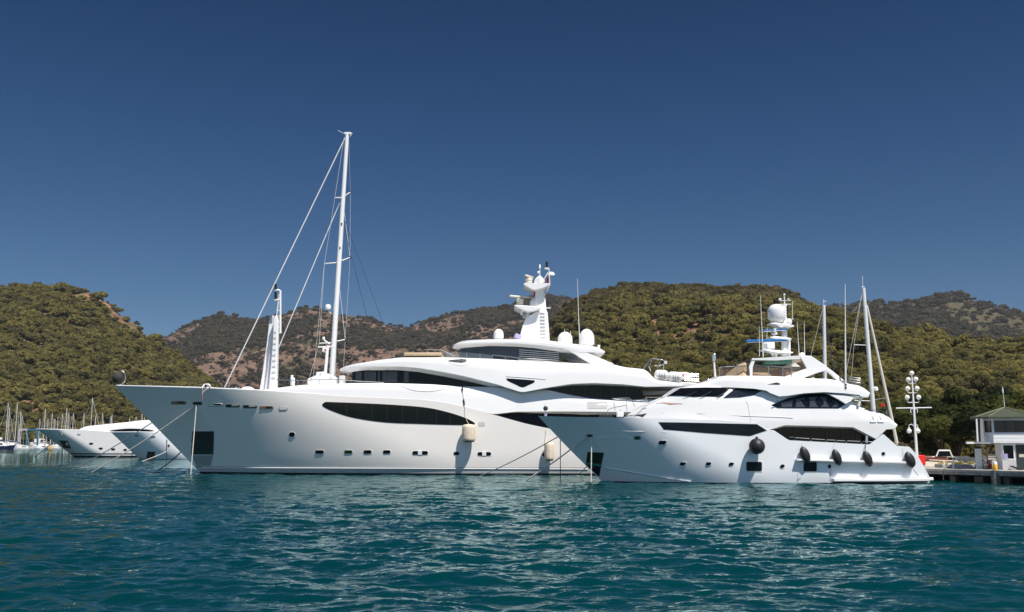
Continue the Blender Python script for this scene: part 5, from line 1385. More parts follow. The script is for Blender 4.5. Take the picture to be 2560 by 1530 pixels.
ORD = ["first", "second", "third", "fourth", "fifth", "sixth", "seventh", "eighth", "ninth", "tenth", "eleventh", "twelfth and tallest", "thirteenth", "fourteenth", "fifteenth", "sixteenth", "seventeenth", "eighteenth", "nineteenth", "twentieth", "twenty-first"]
for i, (x, yh, Y, hd) in enumerate(MS):
    o = proto if i == 0 else copy_tree(proto)
    p = P(x, 1110, Y); top = P(x, yh, Y)
    sc = (top.z) / 16.0
    o.location = (p.x, Y, 0); o.rotation_euler = (0, 0, R(hd)); o.scale = (min(1.25, sc * .9 + .1), min(1.25, sc * .9 + .1), sc)
    o['label'] = mlabel(i, x, yh); o['group'] = "sailing boats in the far marina"
MO = [(12, 1108, 440, 10, "white motor boat at the frame edge beside a navy hull"), (38, 1112, 455, 170, "white motor boat below the boat lift's nearer leg"), (62, 1113, 430, 12, "small white motor boat on the water under the boat lift"), (88, 1112, 445, 165, "white motor boat under the blue lift leg by the cream yacht"), (112, 1112, 450, 15, "white motor boat next to the orange buoy"), (132, 1113, 440, 175, "white motor boat closest to the cream yacht's stem")]
for i, (x, y, Y, hd, lab) in enumerate(MO):
    o = pm if i == 0 else copy_tree(pm)
    o.location = (P(x, y, Y).x, Y, 0); o.rotation_euler = (0, 0, R(hd)); o.scale = (.62 if i else .8,) * 3; o['label'] = lab; o['group'] = "motor boats in the far marina"
NAVY = mat("navy_hull", (.012, .012, .05), .3)
nb = copy_tree(pm); nb.location = (P(2, 1110, 425).x, 425, 0); nb.rotation_euler = (0, 0, R(5)); nb.scale = (.95, .95, 1.25); nb['label'] = "navy blue boat with a white bow flash at the frame edge"; nb['group'] = "motor boats in the far marina"
for ch in nb.children:
    if ch.name.startswith("hull"):
        ch.data = ch.data.copy(); ch.data.materials[0] = NAVY
# boats laid up ashore behind the quay
for i, (x, Y, hd, sc, lab) in enumerate(((6, 545, 80, 1.5, "white boat laid up ashore at the frame edge"), (37, 550, 100, 1.45, "white boat laid up ashore just left of the lift leg"), (55, 548, 95, 1.2, "white boat laid up ashore under the lift beam"), (104, 540, 70, 1.2, "white boat laid up ashore above the orange buoy"))):
    o = copy_tree(pm); o.location = (P(x, 1100, Y).x, Y, 1.9); o.rotation_euler = (0, 0, R(hd)); o.scale = (sc,) * 3; o['label'] = lab; o['group'] = "boats laid up ashore"
# travelling boat lift
LIFT = mat("lift_blue", (.02, .16, .26), .5, var=.3); Yl = 508
tl = thing("boat_lift", "teal blue travelling boat lift standing on the marina quay", "boat lift", (P(70, 1105, Yl).x, Yl, 1.1))
for x in (47, 68, 94):
    MB().bar(P(x, 1076, Yl), Vector((P(x, 1108, Yl).x, Yl, 1.1)), .9, .7).build("leg", LIFT if x > 50 else mat("lift_grey", (.3, .34, .4), .5), tl)
MB().bar(P(47, 1074, Yl), P(70, 1074, Yl), .6, .7).build("beam", mat("lift_pale", (.5, .45, .42), .6), tl)
MB().bar(P(70, 1074, Yl), P(94, 1074, Yl), .6, .8).build("beam", LIFT, tl)
by = MB().lathe([(.2, 0), (.55, .2), (.6, .9), (.25, 1.6), (.1, 2.0)], P(126.5, 1123, 400) * 1 - Vector((0, 0, .3)), 12).build("buoy", mat("orange_buoy", (.75, .33, .02), .5)); tag(by, "orange buoy floating before the far marina quay", "buoy")
qm = MB(); qm.box((P(60, 1110, 505).x - 60, 508, .4), (420, 8, 1.6)); tag(qm.build("marina_quay", CONC, smooth=0), "low concrete quay along the far marina shore", "quay")
CL = [(27, 470, 20, .45, "small white dinghy shape by the navy hull's bow flash"), (50, 462, 160, .5, "small white boat among the quay clutter left of the lift"), (74, 470, 30, .5, "small white boat between the two blue lift legs"), (98, 465, 150, .55, "small white boat just right of the blue lift leg"), (105, 472, 10, .5, "small white boat behind the orange buoy"), (120, 468, 175, .6, "small white boat above the orange buoy's right side"), (141, 468, 20, .5, "small white boat tucked behind the cream yacht's stem")]
for x, Y, hd, sc, lab in CL:
    o = copy_tree(pm); o.location = (P(x, 1110, Y).x, Y, 0); o.rotation_euler = (0, 0, R(hd)); o.scale = (sc,) * 3; o['label'] = lab; o['group'] = "motor boats in the far marina"

# ================================================================ MOORING LINES
def line(label, pts, r, m=ROPE, nm="mooring_line", grp="mooring lines"):
    o = rail(pts, r).build(nm, m); tag(o, label, "rope", grp); return o
def sag(a, b, s=0.0, n=10):
    a, b = Vector(a), Vector(b)
    return [a.lerp(b, i / n) - Vector((0, 0, s * math.sin(math.pi * i / n))) for i in range(n + 1)]
w0 = lambda px, py: P(px, py, CAM_H * 2375 / (py - 1105) * 1.0)
def wpt(px, py):
    a, b, c = ray(px, py); t = -(CAM_H + .1) / c
    return Vector((a * t, b * t, -.1))
e1 = side(491, 1012, bA, YA, -.1)
line("pale mooring line slanting from the big yacht's bow fairlead to the water", sag(e1, wpt(222, 1185), .25), .055)
line("pale bow line dropping steeply past the big yacht's anchor pocket", sag(e1, P(477, 1186, e1.y - .5), .0), .05)
e1b = Vector((e1.x, 2 * YA - e1.y, e1.z)); 
line("dark line of the big yacht's hidden side sloping over the cream yacht", sag(P(405, 1040, YA + 2), wpt(176, 1178), .2), .05, mat("grey_rope", (.35, .36, .38), .9))
line("dark anchor chain running from the big yacht's anchor pocket to the water", sag(side(480, 1100, bA, YA, -.05), wpt(394, 1176), .3), .07, ROPE_D, "anchor_chain", "anchor chains")
e2 = sB(1468, 1091, -.1)
line("pale mooring line from the smaller yacht's bow fairlead crossing the big white hull", sag(e2, wpt(1308, 1205), .15), .055)
line("pale line hanging straight down across the smaller yacht's anchor pocket", sag(sB(1479, 1092, -.1), P(1477.5, 1205, sB(1479, 1092, -.4).y), 0), .045)
line("half dark line from beyond the smaller yacht's stem slanting across the big hull", sag(P(1393, 1093, YB + 1.6), wpt(1185, 1197), .15), .045, mat("grey_rope", (.35, .36, .38), .9))
line("dark line hanging straight down before the smaller yacht's stem", sag(P(1401, 1100, YB + 1.2), wpt(1401, 1200), 0), .035, ROPE_D)
line("thin chain slanting from the smaller yacht's anchor pocket into the water", sag(sB(1471, 1160, -.05), wpt(1443, 1187), .1), .04, mat("galvanised_chain", (.5, .5, .5), .5), "anchor_chain", "anchor chains")
e3 = side(155, 1085, b1, 213, -.1)
line("pale line slanting from the cream yacht's bow towards the frame edge", sag(e3, wpt(86, 1142), .2), .12)
line("pale line hanging straight from the cream yacht's bow", sag(e3, wpt(155.5, 1142), 0), .1)
e4 = side(376, 1091, b2, 190, -.1)
line("pale line slanting down from the blue shaded yacht's fairlead", sag(e4, wpt(300, 1141), .2), .1)
line("pale line hanging straight from the blue shaded yacht's fairlead", sag(e4, wpt(382, 1146), 0), .08)
line("short pale line slanting into the water beside the blue shaded yacht", sag(P(420, 1127, 185), wpt(353, 1154), .1), .06)
line("dark line hanging straight down beside the big yacht's stem", sag(P(417, 1100, YA + 1), wpt(416, 1150), 0), .05, ROPE_D)

# ================================================================ PERSON at the bow, leaning over the rail with a hose
def skinned(name, joints, edges, mat_, parent, L, root=0, sub=2):
    me = bpy.data.meshes.new(name)
    me.from_pydata([tuple(Vector(j[0]) - L) for j in joints], edges, []); me.materials.append(mat_)
    o = bpy.data.objects.new(name, me); C.objects.link(o)
    if parent: o.parent = parent
    sk = o.modifiers.new("skin", 'SKIN'); sk.use_smooth_shade = True
    for v, j in zip(me.skin_vertices[0].data, joints):
        r_ = j[1]; v.radius = r_ if isinstance(r_, tuple) else (r_, r_)
    me.skin_vertices[0].data[root].use_root = True
    s_ = o.modifiers.new("sub", 'SUBSURF'); s_.levels = sub; s_.render_levels = sub
    return o
er = side(516, 969.5, bA, YA, .11)            # top of the bulwark beside him
SKIN = mat("tanned_skin", (.42, .2, .14), .6); SHIRT = mat("white_shirt", (.78, .78, .8), .85); HAIR = mat("black_hair", (.012, .01, .012), .7); SHORTS = mat("navy_shorts", (.02, .025, .05), .85)
q = lambda dx, dy, dz: Vector((er.x + dx, er.y + dy, er.z + dz))
pe = thing("person", "crew member in white shirt bending over the big yacht's bow rail holding a hose", "person", q(0, .75, -.72))
L_ = pe.location
J = [(q(0, .62, .17), (.13, .1)), (q(0, .38, .32), (.12, .09)), (q(0, .1, .36), (.13, .08)), (q(0, -.08, .27), (.08, .08)), (q(-.01, -.2, .2), (.095, .1)), (q(-.01, -.29, .12), (.085, .095)),
     (q(-.24, .02, .3), .075), (q(-.3, -.2, .1), .058), (q(-.28, -.3, -.18), .046), (q(-.265, -.36, -.42), .034), (q(-.26, -.37, -.5), (.04, .022)),
     (q(.24, .02, .3), .075), (q(.4, -.12, .2), .058), (q(.42, -.2, .06), .05), (q(.32, -.3, -.02), .038), (q(.26, -.33, -.05), (.04, .022)),
     (q(-.12, .72, -.02), .11), (q(-.13, .68, -.38), .075), (q(-.13, .72, -.7), .05), (q(-.13, .6, -.71), .04),
     (q(.12, .72, -.02), .11), (q(.13, .68, -.38), .075), (q(.13, .72, -.7), .05), (q(.13, .6, -.71), .04)]
E_ = [(0, 1), (1, 2), (2, 3), (3, 4), (4, 5), (2, 6), (6, 7), (7, 8), (8, 9), (9, 10), (2, 11), (11, 12), (12, 13), (13, 14), (14, 15), (0, 16), (16, 17), (17, 18), (18, 19), (0, 20), (20, 21), (21, 22), (22, 23)]
# fingers of both hands, curled on the hose
for hand, dr in ((10, Vector((.03, -.01, -.06))), (15, Vector((-.06, -.02, -.02)))):
    base = J[hand][0]
    for k in range(5):
        of = Vector((.018 * (k - 2), -.012 * (k % 2), -.004 * k)) if hand == 10 else Vector((0, -.016 * (k - 2), .012 * (k - 2)))
        n0 = len(J); ln = (.75, 1, 1.08, 1.0, .8)[k]
        J.append((base + of + dr * .6 * ln, .009)); J.append((base + of + dr * 1.0 * ln + Vector((.012, .02, 0)), .008)); E_ += [(hand, n0), (n0, n0 + 1)]
body = skinned("body", J, E_, SKIN, pe, L_)
JS = [(q(0, .6, .18), (.19, .16)), (q(0, .38, .32), (.2, .16)), (q(0, .06, .34), (.21, .17)), (q(-.25, .01, .31), .095), (q(-.305, -.19, .11), .078), (q(-.29, -.27, -.08), .066), (q(.25, .01, .31), .095), (q(.4, -.11, .21), .078), (q(.42, -.17, .1), .07), (q(0, -.07, .27), (.13, .12))]
skinned("shirt", JS, [(0, 1), (1, 2), (2, 3), (3, 4), (4, 5), (2, 6), (6, 7), (7, 8), (2, 9)], SHIRT, pe, L_)
skinned("shorts", [(q(0, .66, .14), (.19, .15)), (q(-.12, .73, -.03), .13), (q(-.13, .7, -.3), .11), (q(.12, .73, -.03), .13), (q(.13, .7, -.3), .11)], [(0, 1), (1, 2), (0, 3), (3, 4)], SHORTS, pe, L_)
MB().ball(q(-.01, -.235, .2), .125, (1, 1.05, 1.05), 18, 12).build("hair", HAIR, pe, smooth=60)
MB().ball(q(-.03, -.34, .075), .018).build("nose", SKIN, pe)
ho = rail(spline([tuple(q(.62, .3, -.1)), tuple(q(.45, -.05, .1)), tuple(q(.3, -.33, -.04)), tuple(q(.0, -.45, -.28)), tuple(q(-.2, -.48, -.55)), tuple(q(-.235, -.42, -.85)), tuple(q(-.2, -.4, -1.15))], 6), .03).build("hose", mat("white_hose", (.75, .75, .76), .5))
tag(ho, "white hose curving over the bow rail from the bending crew member's hands", "hose")
ng = MB().tube([q(-.262, -.4, -.38), q(-.24, -.43, -.8), q(-.2, -.41, -1.2)], [.04, .045, .02], 8).build("hose_gun", mat("red_hose_gun", (.55, .06, .1), .5)); tag(ng, "red spray lance held under the crew member's arm", "spray gun")
# black ball day shape with a ring at the bow tip
bc = P(295, 944, YA)
db = thing("day_shape", "black ball and steel ring standing on the big yacht's bow tip", "signal ball", (bc.x, bc.y, P(292, 964, YA).z))
MB().ball(bc, S(14, YA), seg=28, rings=16).build("ball", mat("dark_mesh", (.03, .027, .024), .8), db, smooth=60)
ring = [P(299 + 15 * math.cos(a), 943.5 - 17.5 * math.sin(a), YA - .1) for a in np.linspace(R(100), R(-115), 24)]
rail(ring, .05).build("ring", STEEL, db); rail([P(291, 965, YA), P(294, 959, YA)], .04).build("foot", STEEL, db)
bc2 = P(1364, 1021, YB - .1)
o = thing("day_shape", "black ball on the staff at the smaller yacht's bow", "signal ball", (bc2.x, bc2.y, bc2.z - .2))
MB().ball(bc2, S(6, YB), seg=20).build("ball", BLACK, o, smooth=60)
MB().tube([P(1365, 1033, YB), P(1365, 1040, YB)], S(2.2, YB), 10).build("cloth_roll", mat("violet_yellow_cloth", (.35, .33, .5), .9), o)
# ================================================================ PIER, KIOSK, LAMP, TREES on the right
YP = 79.0
def deck(px, Y): return Vector(((px - 1280) / FPX * Y / math.cos(TH) * 1.0, Y, 1.07))
A0 = Vector((35.4, 81.2, 0)); A1 = Vector((39.6, 74.5, 0))        # front edge of the pier
dv = (A1 - A0).normalized(); nv = Vector((-dv.y, dv.x, 0))
if nv.y < 0: nv = -nv
pier = thing("pier", "weathered concrete pier on dark piles running from the smaller yacht's stern", "pier", (A0.x, A0.y, 0))
mb = MB()
b0, b1 = A0 - dv * 1.2, A1 + dv * 30
mb.prism([(b0.x, b0.y, 1.07), (b1.x, b1.y, 1.07), (b1.x + 60, b1.y + 40, 1.07), (b0.x + 12, b0.y + 40, 1.07), (b0.x - 1, b0.y + 18, 1.07)], (0, 0, -.22))
mb.build("deck", mat("pier_deck", (.40, .38, .34), .9, var=.35, scale=1.2, bump=.3), pier, smooth=0, bevel=.03)
mb = MB(); mb.bar(b0 + nv * .12 + Vector((0, 0, .74)), b1 + nv * .12 + Vector((0, 0, .74)), .2, .2); mb.build("edge_beam", mat("stained_beam", (.30, .29, .27), .9, var=.45, scale=1.6, bump=.3), pier, smooth=0)
for k in range(7):
    c = A0 + dv * (1.6 + k * 2.3) + nv * .6
    MB().box((c.x, c.y, -.3), (.75 if k % 2 else .5, .5, 1.7), rz=math.atan2(dv.y, dv.x)).build("pile", CONC_D, pier, bevel=.03)
    for d_ in (3.5, 7.5):
        c2 = c + nv * d_; MB().box((c2.x, c2.y, -.3), (.6, .6, 1.8)).build("pile", CONC_D, pier)
MB().box(A0 + dv * 6 + nv * 11 + Vector((0, 0, .2)), (26, .4, 1.3), rz=math.atan2(dv.y, dv.x)).build("back_wall", CONC_D, pier)
def onpier(px, py):
    a, b, c = ray(px, py); t = (1.075 - CAM_H) / c
    return Vector((a * t, b * t, 1.07))
# round pile with the yellow bollard on top
bp_ = onpier(2486, 1175.4)
pl_ = MB().lathe([(.34, -2.2), (.33, 0), (.3, .02)], bp_ + Vector((0, -.15, 0)), 20).build("round_pile", mat("stained_pile", (.24, .22, .2), .9, var=.5, scale=2, bump=.3)); tag(pl_, "thick round concrete pile under the yellow bollard", "pile")
yb_ = thing("bollard", "yellow bollard with a white cap on the pier beside red fuel pumps", "bollard", bp_ + Vector((0, -.15, .02)))
MB().lathe([(.17, 0), (.18, .05), (.18, .42), (.17, .44)], yb_.location, 18).build("post", mat("yellow_paint", (.80, .42, .01), .5), yb_)
MB().lathe([(.165, .44), (.165, .6), (.12, .66), (0, .67)], yb_.location, 18).build("cap", WHITE2, yb_)

# ---- kiosk: two storeys, chamfered corners, green hipped roof
YK = 78.1
kc = Vector((P(2530, 1110, YK).x, YK, 1.07))
ks = thing("kiosk", "two storey white kiosk with green hipped roof and dark windows on the pier", "kiosk", kc)
SID = mat("white_siding", (.84, .84, .84), .6); SHADE = mat("shaded_siding", (.55, .56, .6), .7); DKF = mat("dark_window_frame", (.025, .016, .02), .5); ROOFG = mat("green_roof", (.05, .062, .036), .8, var=.15, scale=3)  # SHADE: the siding white with wall shade put into its colour
TRIM = mat("roof_trim", (.17, .18, .11), .7)
hw, ch_, dp = 1.32, .62, 3.6
plan8 = [(-hw, 0), (hw, 0), (hw + ch_, ch_), (hw + ch_, dp - ch_), (hw, dp), (-hw, dp), (-hw - ch_, dp - ch_), (-hw - ch_, ch_)]
def ring8(z, grow=0.0, pl=plan8):
    cx, cy = 0, dp / 2
    return [Vector((kc.x + x * (1 + grow / (hw + ch_)), kc.y + cy + (y - cy) * (1 + grow / (dp / 2)), z)) for x, y in pl]
z2 = P(2517, 1107, YK).z; zt = P(2517, 1043, YK).z; zs_ = P(2517, 1080.5, YK).z; zw = P(2517, 1051.5, YK).z; zap = P(2516, 1018.7, YK + 1.8).z
MB().prism(ring8(zt), (0, 0, z2 - zt)).build("upper_wall", SID, ks, smooth=0)
lw = [(-.78, .25), (hw, .25), (hw + ch_, .7), (hw + ch_, dp - ch_), (-.78, dp - .6)]
MB().prism([Vector((kc.x + x, kc.y + y, z2 - .02)) for x, y in lw], (0, 0, 1.07 - z2)).build("lower_wall", SID, ks, smooth=0)
# siding boards under the upper window
sd = MB(); n_ = 7; hb2 = (zs_ - z2 - .06) / n_
for k in range(n_):
    z_ = z2 + .02 + k * hb2
    sd.prism([(kc.x - hw - .02, kc.y - .05, z_), (kc.x - hw - .02, kc.y - .02, z_ + hb2 - .012), (kc.x - hw - .02, kc.y - .004, z_ + hb2 - .012), (kc.x - hw - .02, kc.y - .004, z_)], (2 * hw + .04, 0, 0))
sd.build("siding", SID, ks, smooth=0)
def pane(x0, x1, za, zb_, y, nm, frame, glass, parts=2, parent=ks):
    f = MB(); t = .055
    f.box((kc.x + (x0 + x1) / 2, kc.y + y, za + t / 2), (x1 - x0, .07, t)); f.box((kc.x + (x0 + x1) / 2, kc.y + y, zb_ - t / 2), (x1 - x0, .07, t))
    for k in range(parts + 1):
        xx = x0 + t / 2 + (x1 - x0 - t) * k / parts; f.box((kc.x + xx, kc.y + y, (za + zb_) / 2), (t, .068, zb_ - za - 2 * t))
    fo = f.build(nm, frame, parent, smooth=0)
    MB().box((kc.x + (x0 + x1) / 2, kc.y + y + .02, (za + zb_) / 2), (x1 - x0 - .04, .02, zb_ - za - .04)).build("pane", glass, fo, smooth=0)
    return fo
MB().box((kc.x, kc.y - .012, zw + .1), (2 * hw, .02, zt - zw - .1)).build("fascia", WHITE2, ks, smooth=0)
pane(-1.22, 1.22, zs_, zw, -.03, "upper_window", DKF, mat("kiosk_glass", (.02, .024, .034), .06, spec=.3, var=.5, scale=1.2), 3)
# chamfer windows
def cham(sx):
    c = Vector((kc.x + sx * (hw + ch_ / 2), kc.y + ch_ / 2, (zs_ + zw) / 2)); n = Vector((sx, -1, 0)).normalized()
    MB().box(c + n * .02, (.62, .05, zw - zs_), rz=sx * R(45)).build("corner_window", DKF, ks, smooth=0)
    MB().box(c + n * .05, (.5, .02, zw - zs_ - .12), rz=sx * R(45)).build("corner_pane", mat("warm_glass", (.09, .06, .045), .1, spec=.6), ks, smooth=0)
cham(-1); cham(1)
zl0, zl1 = P(2500, 1148.5, YK).z, P(2500, 1111.5, YK).z
pane(-.68, .16, zl0, zl1, .22, "lower_window", WHITE2, GLASS, 1)
pane(.3, 1.2, 1.1, zl1, .22, "door", DKF, mat("kiosk_glass", (.03, .035, .05), .08), 1)
MB().box((kc.x + .75, kc.y + .18, 1.1 + .47), (.86, .05, .92)).build("door_panel", mat("grey_green_door", (.03, .045, .045), .6), ks, smooth=0)
MB().box((kc.x + .68, kc.y + .17, zl0 + .3), (.4, .03, .25)).build("notice", mat("cream_notice", (.6, .58, .45), .7), ks, smooth=0)
MB().box((kc.x - .5, kc.y + .16, zl0 + .25), (.3, .02, .4)).build("window_poster", PURPLE, ks, smooth=0)
bk = bpy.data.materials.new("white_brick"); bk.use_nodes = True
bt = bk.node_tree.nodes.new("ShaderNodeTexBrick"); bt.inputs["Color1"].default_value = (.75, .74, .72, 1); bt.inputs["Color2"].default_value = (.68, .67, .66, 1); bt.inputs["Mortar"].default_value = (.35, .34, .33, 1); bt.inputs["Scale"].default_value = 3.2
tcb = bk.node_tree.nodes.new("ShaderNodeTexCoord"); mpb = bk.node_tree.nodes.new("ShaderNodeMapping"); mpb.inputs["Rotation"].default_value = (R(90), 0, 0)
bk.node_tree.links.new(tcb.outputs["Object"], mpb.inputs[0]); bk.node_tree.links.new(mpb.outputs[0], bt.inputs[0]); bk.node_tree.links.new(bt.outputs[0], bk.node_tree.nodes["Principled BSDF"].inputs["Base Color"])
MB().box((kc.x - .3, kc.y + .1, 1.07 + .38), (1.0, .2, .76)).build("brick_plinth", bk, ks, smooth=0)
for k in range(4): MB().box((kc.x - .2 + k * .2, kc.y - .45, 1.07 + .28 - k * .09), (.2, .7, .1)).build("step", mat("dark_step", (.03, .03, .03), .7), ks, smooth=0)
# roof with ridges, eave boards, aerial
ev = ring8(zt + .02, .55); ap_ = Vector((kc.x - .02, kc.y + dp / 2, zap))
rf = MB(); n = len(ev); rf.add(ev + [ap_] + [e - Vector((0, 0, .1)) for e in ev], [(i, (i + 1) % n, n) for i in range(n)] + [(i, n + 1 + i, n + 1 + (i + 1) % n, (i + 1) % n) for i in range(n)] + [tuple(n + 1 + i for i in reversed(range(n)))])
rfo = rf.build("roof", ROOFG, ks, smooth=0)
for e in ev[:4] + ev[6:]: MB().tube([e + Vector((0, 0, .03)), ap_ + Vector((0, 0, .03))], .045, 5).build("ridge", TRIM, rfo)
am = MB(); am.tube([ap_, ap_ + Vector((-.06, 0, 1.75))], [.03, .018], 6); am.lathe([(.05, 0), (.06, .1), (.06, .35), (0, .4)], ap_ + Vector((-.055, 0, 1.2)), 10); am.build("roof_aerial", WHITE2, rfo)
# porch post, landing beam and spiral stair on the water side
KR = 0.3
px_ = lambda px, py, d=0.0: kc + Matrix.Rotation(KR, 3, 'Z') @ (P(px, py, YK + .8 + d) - kc)
ks.rotation_euler = (0, 0, -KR)
MB().bar(px_(2441, 1047), px_(2444, 1104), .1, .1).build("porch_post", WHITE2, ks)
MB().bar(px_(2447, 1048, .2), px_(2449, 1104, .2), .3, .06).build("porch_door", BLACK, ks)
MB().bar(px_(2417, 1107), px_(2478, 1107.5), .5, .13).build("landing", mat("stair_steel", (.3, .3, .31), .5), ks)
MB().bar(px_(2416, 1107, -.3), px_(2434, 1107, -.3), .1, .16).build("landing_end", WHITE2, ks)
MB().bar(px_(2459, 1080), px_(2478, 1103), .03, .03).build("stair_rail", mat("grey_rail", (.3, .31, .36), .5), ks)
sc_ = px_(2470, 1171); sc_.z = 1.07
st = MB().tube([sc_, Vector((sc_.x, sc_.y, z2))], .07, 8).build("stair_column", mat("stair_dark", (.06, .05, .05), .6), ks)
for k in range(10):
    a = R(200 + k * 32); z_ = 1.25 + (z2 - 1.3) * k / 10
    MB().prism([(sc_.x, sc_.y, z_), (sc_.x + .75 * math.cos(a), sc_.y + .75 * math.sin(a), z_), (sc_.x + .75 * math.cos(a + .55), sc_.y + .75 * math.sin(a + .55), z_)], (0, 0, .05)).build("tread", mat("stair_steel", (.3, .3, .31), .5) if k % 2 else mat("stair_dark", (.06, .05, .05), .6), ks, smooth=0)
MB().box((px_(2454, 1150).x, kc.y + 1.6, 1.9), (.5, .1, 1.7)).build("pale_post", WHITE2, ks)
# fuel pumps, planter, small posts
for (x, lab) in ((2456, "dark red fuel pump beside the potted shrub"), (2476, "bright red fuel pump beside the yellow bollard")):
    p = onpier(x, 1171); f = thing("fuel_pump", lab, "fuel pump", p, "red fuel pumps on the pier")
    MB().box(p + Vector((0, .1, .36)), (.3, .3, .72)).build("body", mat("dark_red_paint", (.30, .01, .03), .4) if x < 2460 else RED, f, bevel=.03)
    MB().box(p + Vector((.05, -.06, .5)), (.13, .02, .2)).build("display", WHITE2 if x > 2460 else GRILL, f)
p = onpier(2466, 1172); gp = MB().box(p + Vector((0, .1, .34)), (.22, .25, .68)).build("pump_cabinet", GRILL, None, bevel=.03); tag(gp, "grey cabinet standing between the two red fuel pumps", "cabinet")
def leafy(seed, c, R_, H_, ncl, per, qs, m, nm, parent, base=.1):
    v, f = crown_arrays(seed, R_, H_, ncl, per, qs, .85, base)
    mb = MB(); mb.add([Vector(q_) + c for q_ in v], f); o = mb.build(nm, m, parent, smooth=0); return o
p = onpier(2443, 1171); pt = thing("potted_shrub", "bushy shrub in a black pot on the pier edge", "plant", p)
MB().lathe([(.15, 0), (.2, .3), (.2, .34), (.16, .34)], p, 14).build("pot", BLACK, pt)
leafy(4, p + Vector((0, 0, .35)), .5, 1.6, 9, 90, .2, LEAF_BROAD, "foliage", pt); MB().tube([p + Vector((0, 0, .3)), p + Vector((0, 0, 1.2))], .025, 5).build("stem", BARK, pt)
for x, y, h_, lab in ((2384, 1170, .75, "slim white mooring post in the middle of the pier edge"), (2360, 1166.5, .5, "short white mooring post near the smaller yacht's stern")):
    p = onpier(x, y); t_ = thing("mooring_post", lab, "post", p)
    MB().lathe([(.12, 0), (.07, .06), (.05, h_ * .8), (.08, h_ * .85), (.06, h_), (0, h_ + .02)], p, 12).build("post", WHITE2, t_)
hz = MB().tube([onpier(2375, 1171.5), onpier(2360, 1172.5), onpier(2357, 1176) + Vector((0, -.05, -.1)), onpier(2356, 1180) + Vector((0, -.1, -.6))], .03, 6).build("pier_hose", BLACK); tag(hz, "dark hose lying over the pier edge by the posts", "hose")

# ---- street lamp with tiers of white globes
YL = 84.0
lb = P(2293, 1152, YL); lb.z = 1.0
lp = thing("street_lamp", "tall white lamp post with tiers of globe lights beside the yacht's stern", "street lamp", lb)
LW = mat("lamp_white", (.74, .74, .75), .4); GLOBE = mat("opal_globe", (.80, .78, .72), .35)
top_ = P(2279.5, 938, YL)
pole_at = lambda y: Vector((np.interp(y, [938, 1152], [top_.x, lb.x]), YL, P(2280, y, YL).z))
po = MB().tube([lb, pole_at(1060), pole_at(1000), top_], [.13, .1, .075, .05], 10).build("pole", LW, lp)
MB().lathe([(.22, 0), (.2, .3), (.14, .4)], lb, 12).build("foot", LW, lp)
def globe(px, py, ay, up=True):
    g_ = P(px, py, YL); s0 = pole_at(ay); r_ = S(6.0, YL)
    a_ = MB(); mid = Vector((g_.x, YL, s0.z)) if up else Vector((g_.x, YL, s0.z + .1))
    a_.tube([s0, s0.lerp(mid, .6) + Vector((0, 0, -.06 if up else .12)), mid, g_ - Vector((0, 0, r_ * (.9 if up else -.9)))], .035, 6)
    a_.lathe([(.05, 0), (.09, .06), (.06, .12)], g_ - Vector((0, 0, r_ * 1.15 if up else -r_ * .9)), 10)
    ar = a_.build("lamp_arm", LW, lp)
    MB().ball(g_, r_, seg=20).build("globe", GLOBE, ar, smooth=60)
MB().ball(P(2279.2, 933, YL), S(6, YL), seg=20).build("globe", GLOBE, po, smooth=60)
for x, y, ay in ((2270.5, 949, 957), (2289.5, 948, 957), (2269, 971.5, 981), (2292.5, 971, 981), (2268, 993.5, 1005), (2296.5, 993, 1005)): globe(x, y, ay)
globe(2273, 1077.5, 1066, False); globe(2294.5, 1077.5, 1066, False)
for sx in (-1, 1):
    MB().tube([pole_at(1022) + Vector((sx * .05, 0, 0)), pole_at(1024) + Vector((sx * .3, 0, .05)), pole_at(1028) + Vector((sx * .28, 0, -.15))], .04, 6).build("scroll", LW, lp)
MB().tube([P(2240, 1020.5, YL), P(2329, 1019, YL)], .05, 6).build("cross_bar", LW, lp)

# ---- boats and bits behind the pier
rb = P(2328, 1165, 92)
wb = thing("wooden_boat", "varnished red wooden boat with white windscreen behind the pier", "boat", (rb.x, 92, .4))
rows = []
for i in range(11):
    t = i / 10; w_ = .95 * (1 - (1 - t) ** 2.2) if t < .5 else .95 * (1 - .12 * (t - .5)); z_ = 1.55 - .3 * t
    x_ = rb.x + 1.6 - 3.6 * (1 - t)
    rows.append([Vector((x_, 92 + s_ * w_ * q_, .4 + z_ * k)) for s_, q_, k in ((-1, .2, 0), (-1, .8, .35), (-1, 1, 1), (1, 1, 1), (1, .8, .35), (1, .2, 0))])
mbh = MB(); mbh.grid(rows, True); k = len(mbh.v); mbh.f.append(tuple(range(6))); mbh.f.append(tuple(range(k - 6, k)))
VARN = mat("varnished_mahogany", (.22, .05, .025), .3, var=.3, scale=3, coat=.5)
wh = mbh.build("hull", VARN, wb)
MB().prism([(rb.x - .9, 90.98, 1.5), (rb.x + 1.55, 91.0, 1.35), (rb.x + 1.5, 91.02, .95), (rb.x - 1.1, 90.98, 1.0)], (0, .06, 0)).build("cream_side_panel", CREAM, wh)
MB().box((rb.x + .2, 92, 1.75), (2.2, 1.4, .35)).build("coaming", VARN, wb, bevel=.05)
wsm = MB(); wsm.tube([(rb.x + .2, 91.2, 1.95), (rb.x + .45, 91.2, 2.5), (rb.x + 1.5, 91.2, 2.5), (rb.x + 1.7, 91.2, 1.9)], .08, 6); wsf = wsm.build("windscreen_frame", WHITE2, wb)
MB().prism([(rb.x + .3, 91.22, 1.95), (rb.x + .5, 91.22, 2.45), (rb.x + 1.45, 91.22, 2.45), (rb.x + 1.6, 91.22, 1.95)], (0, .03, 0)).build("windscreen", GLASS, wsf)
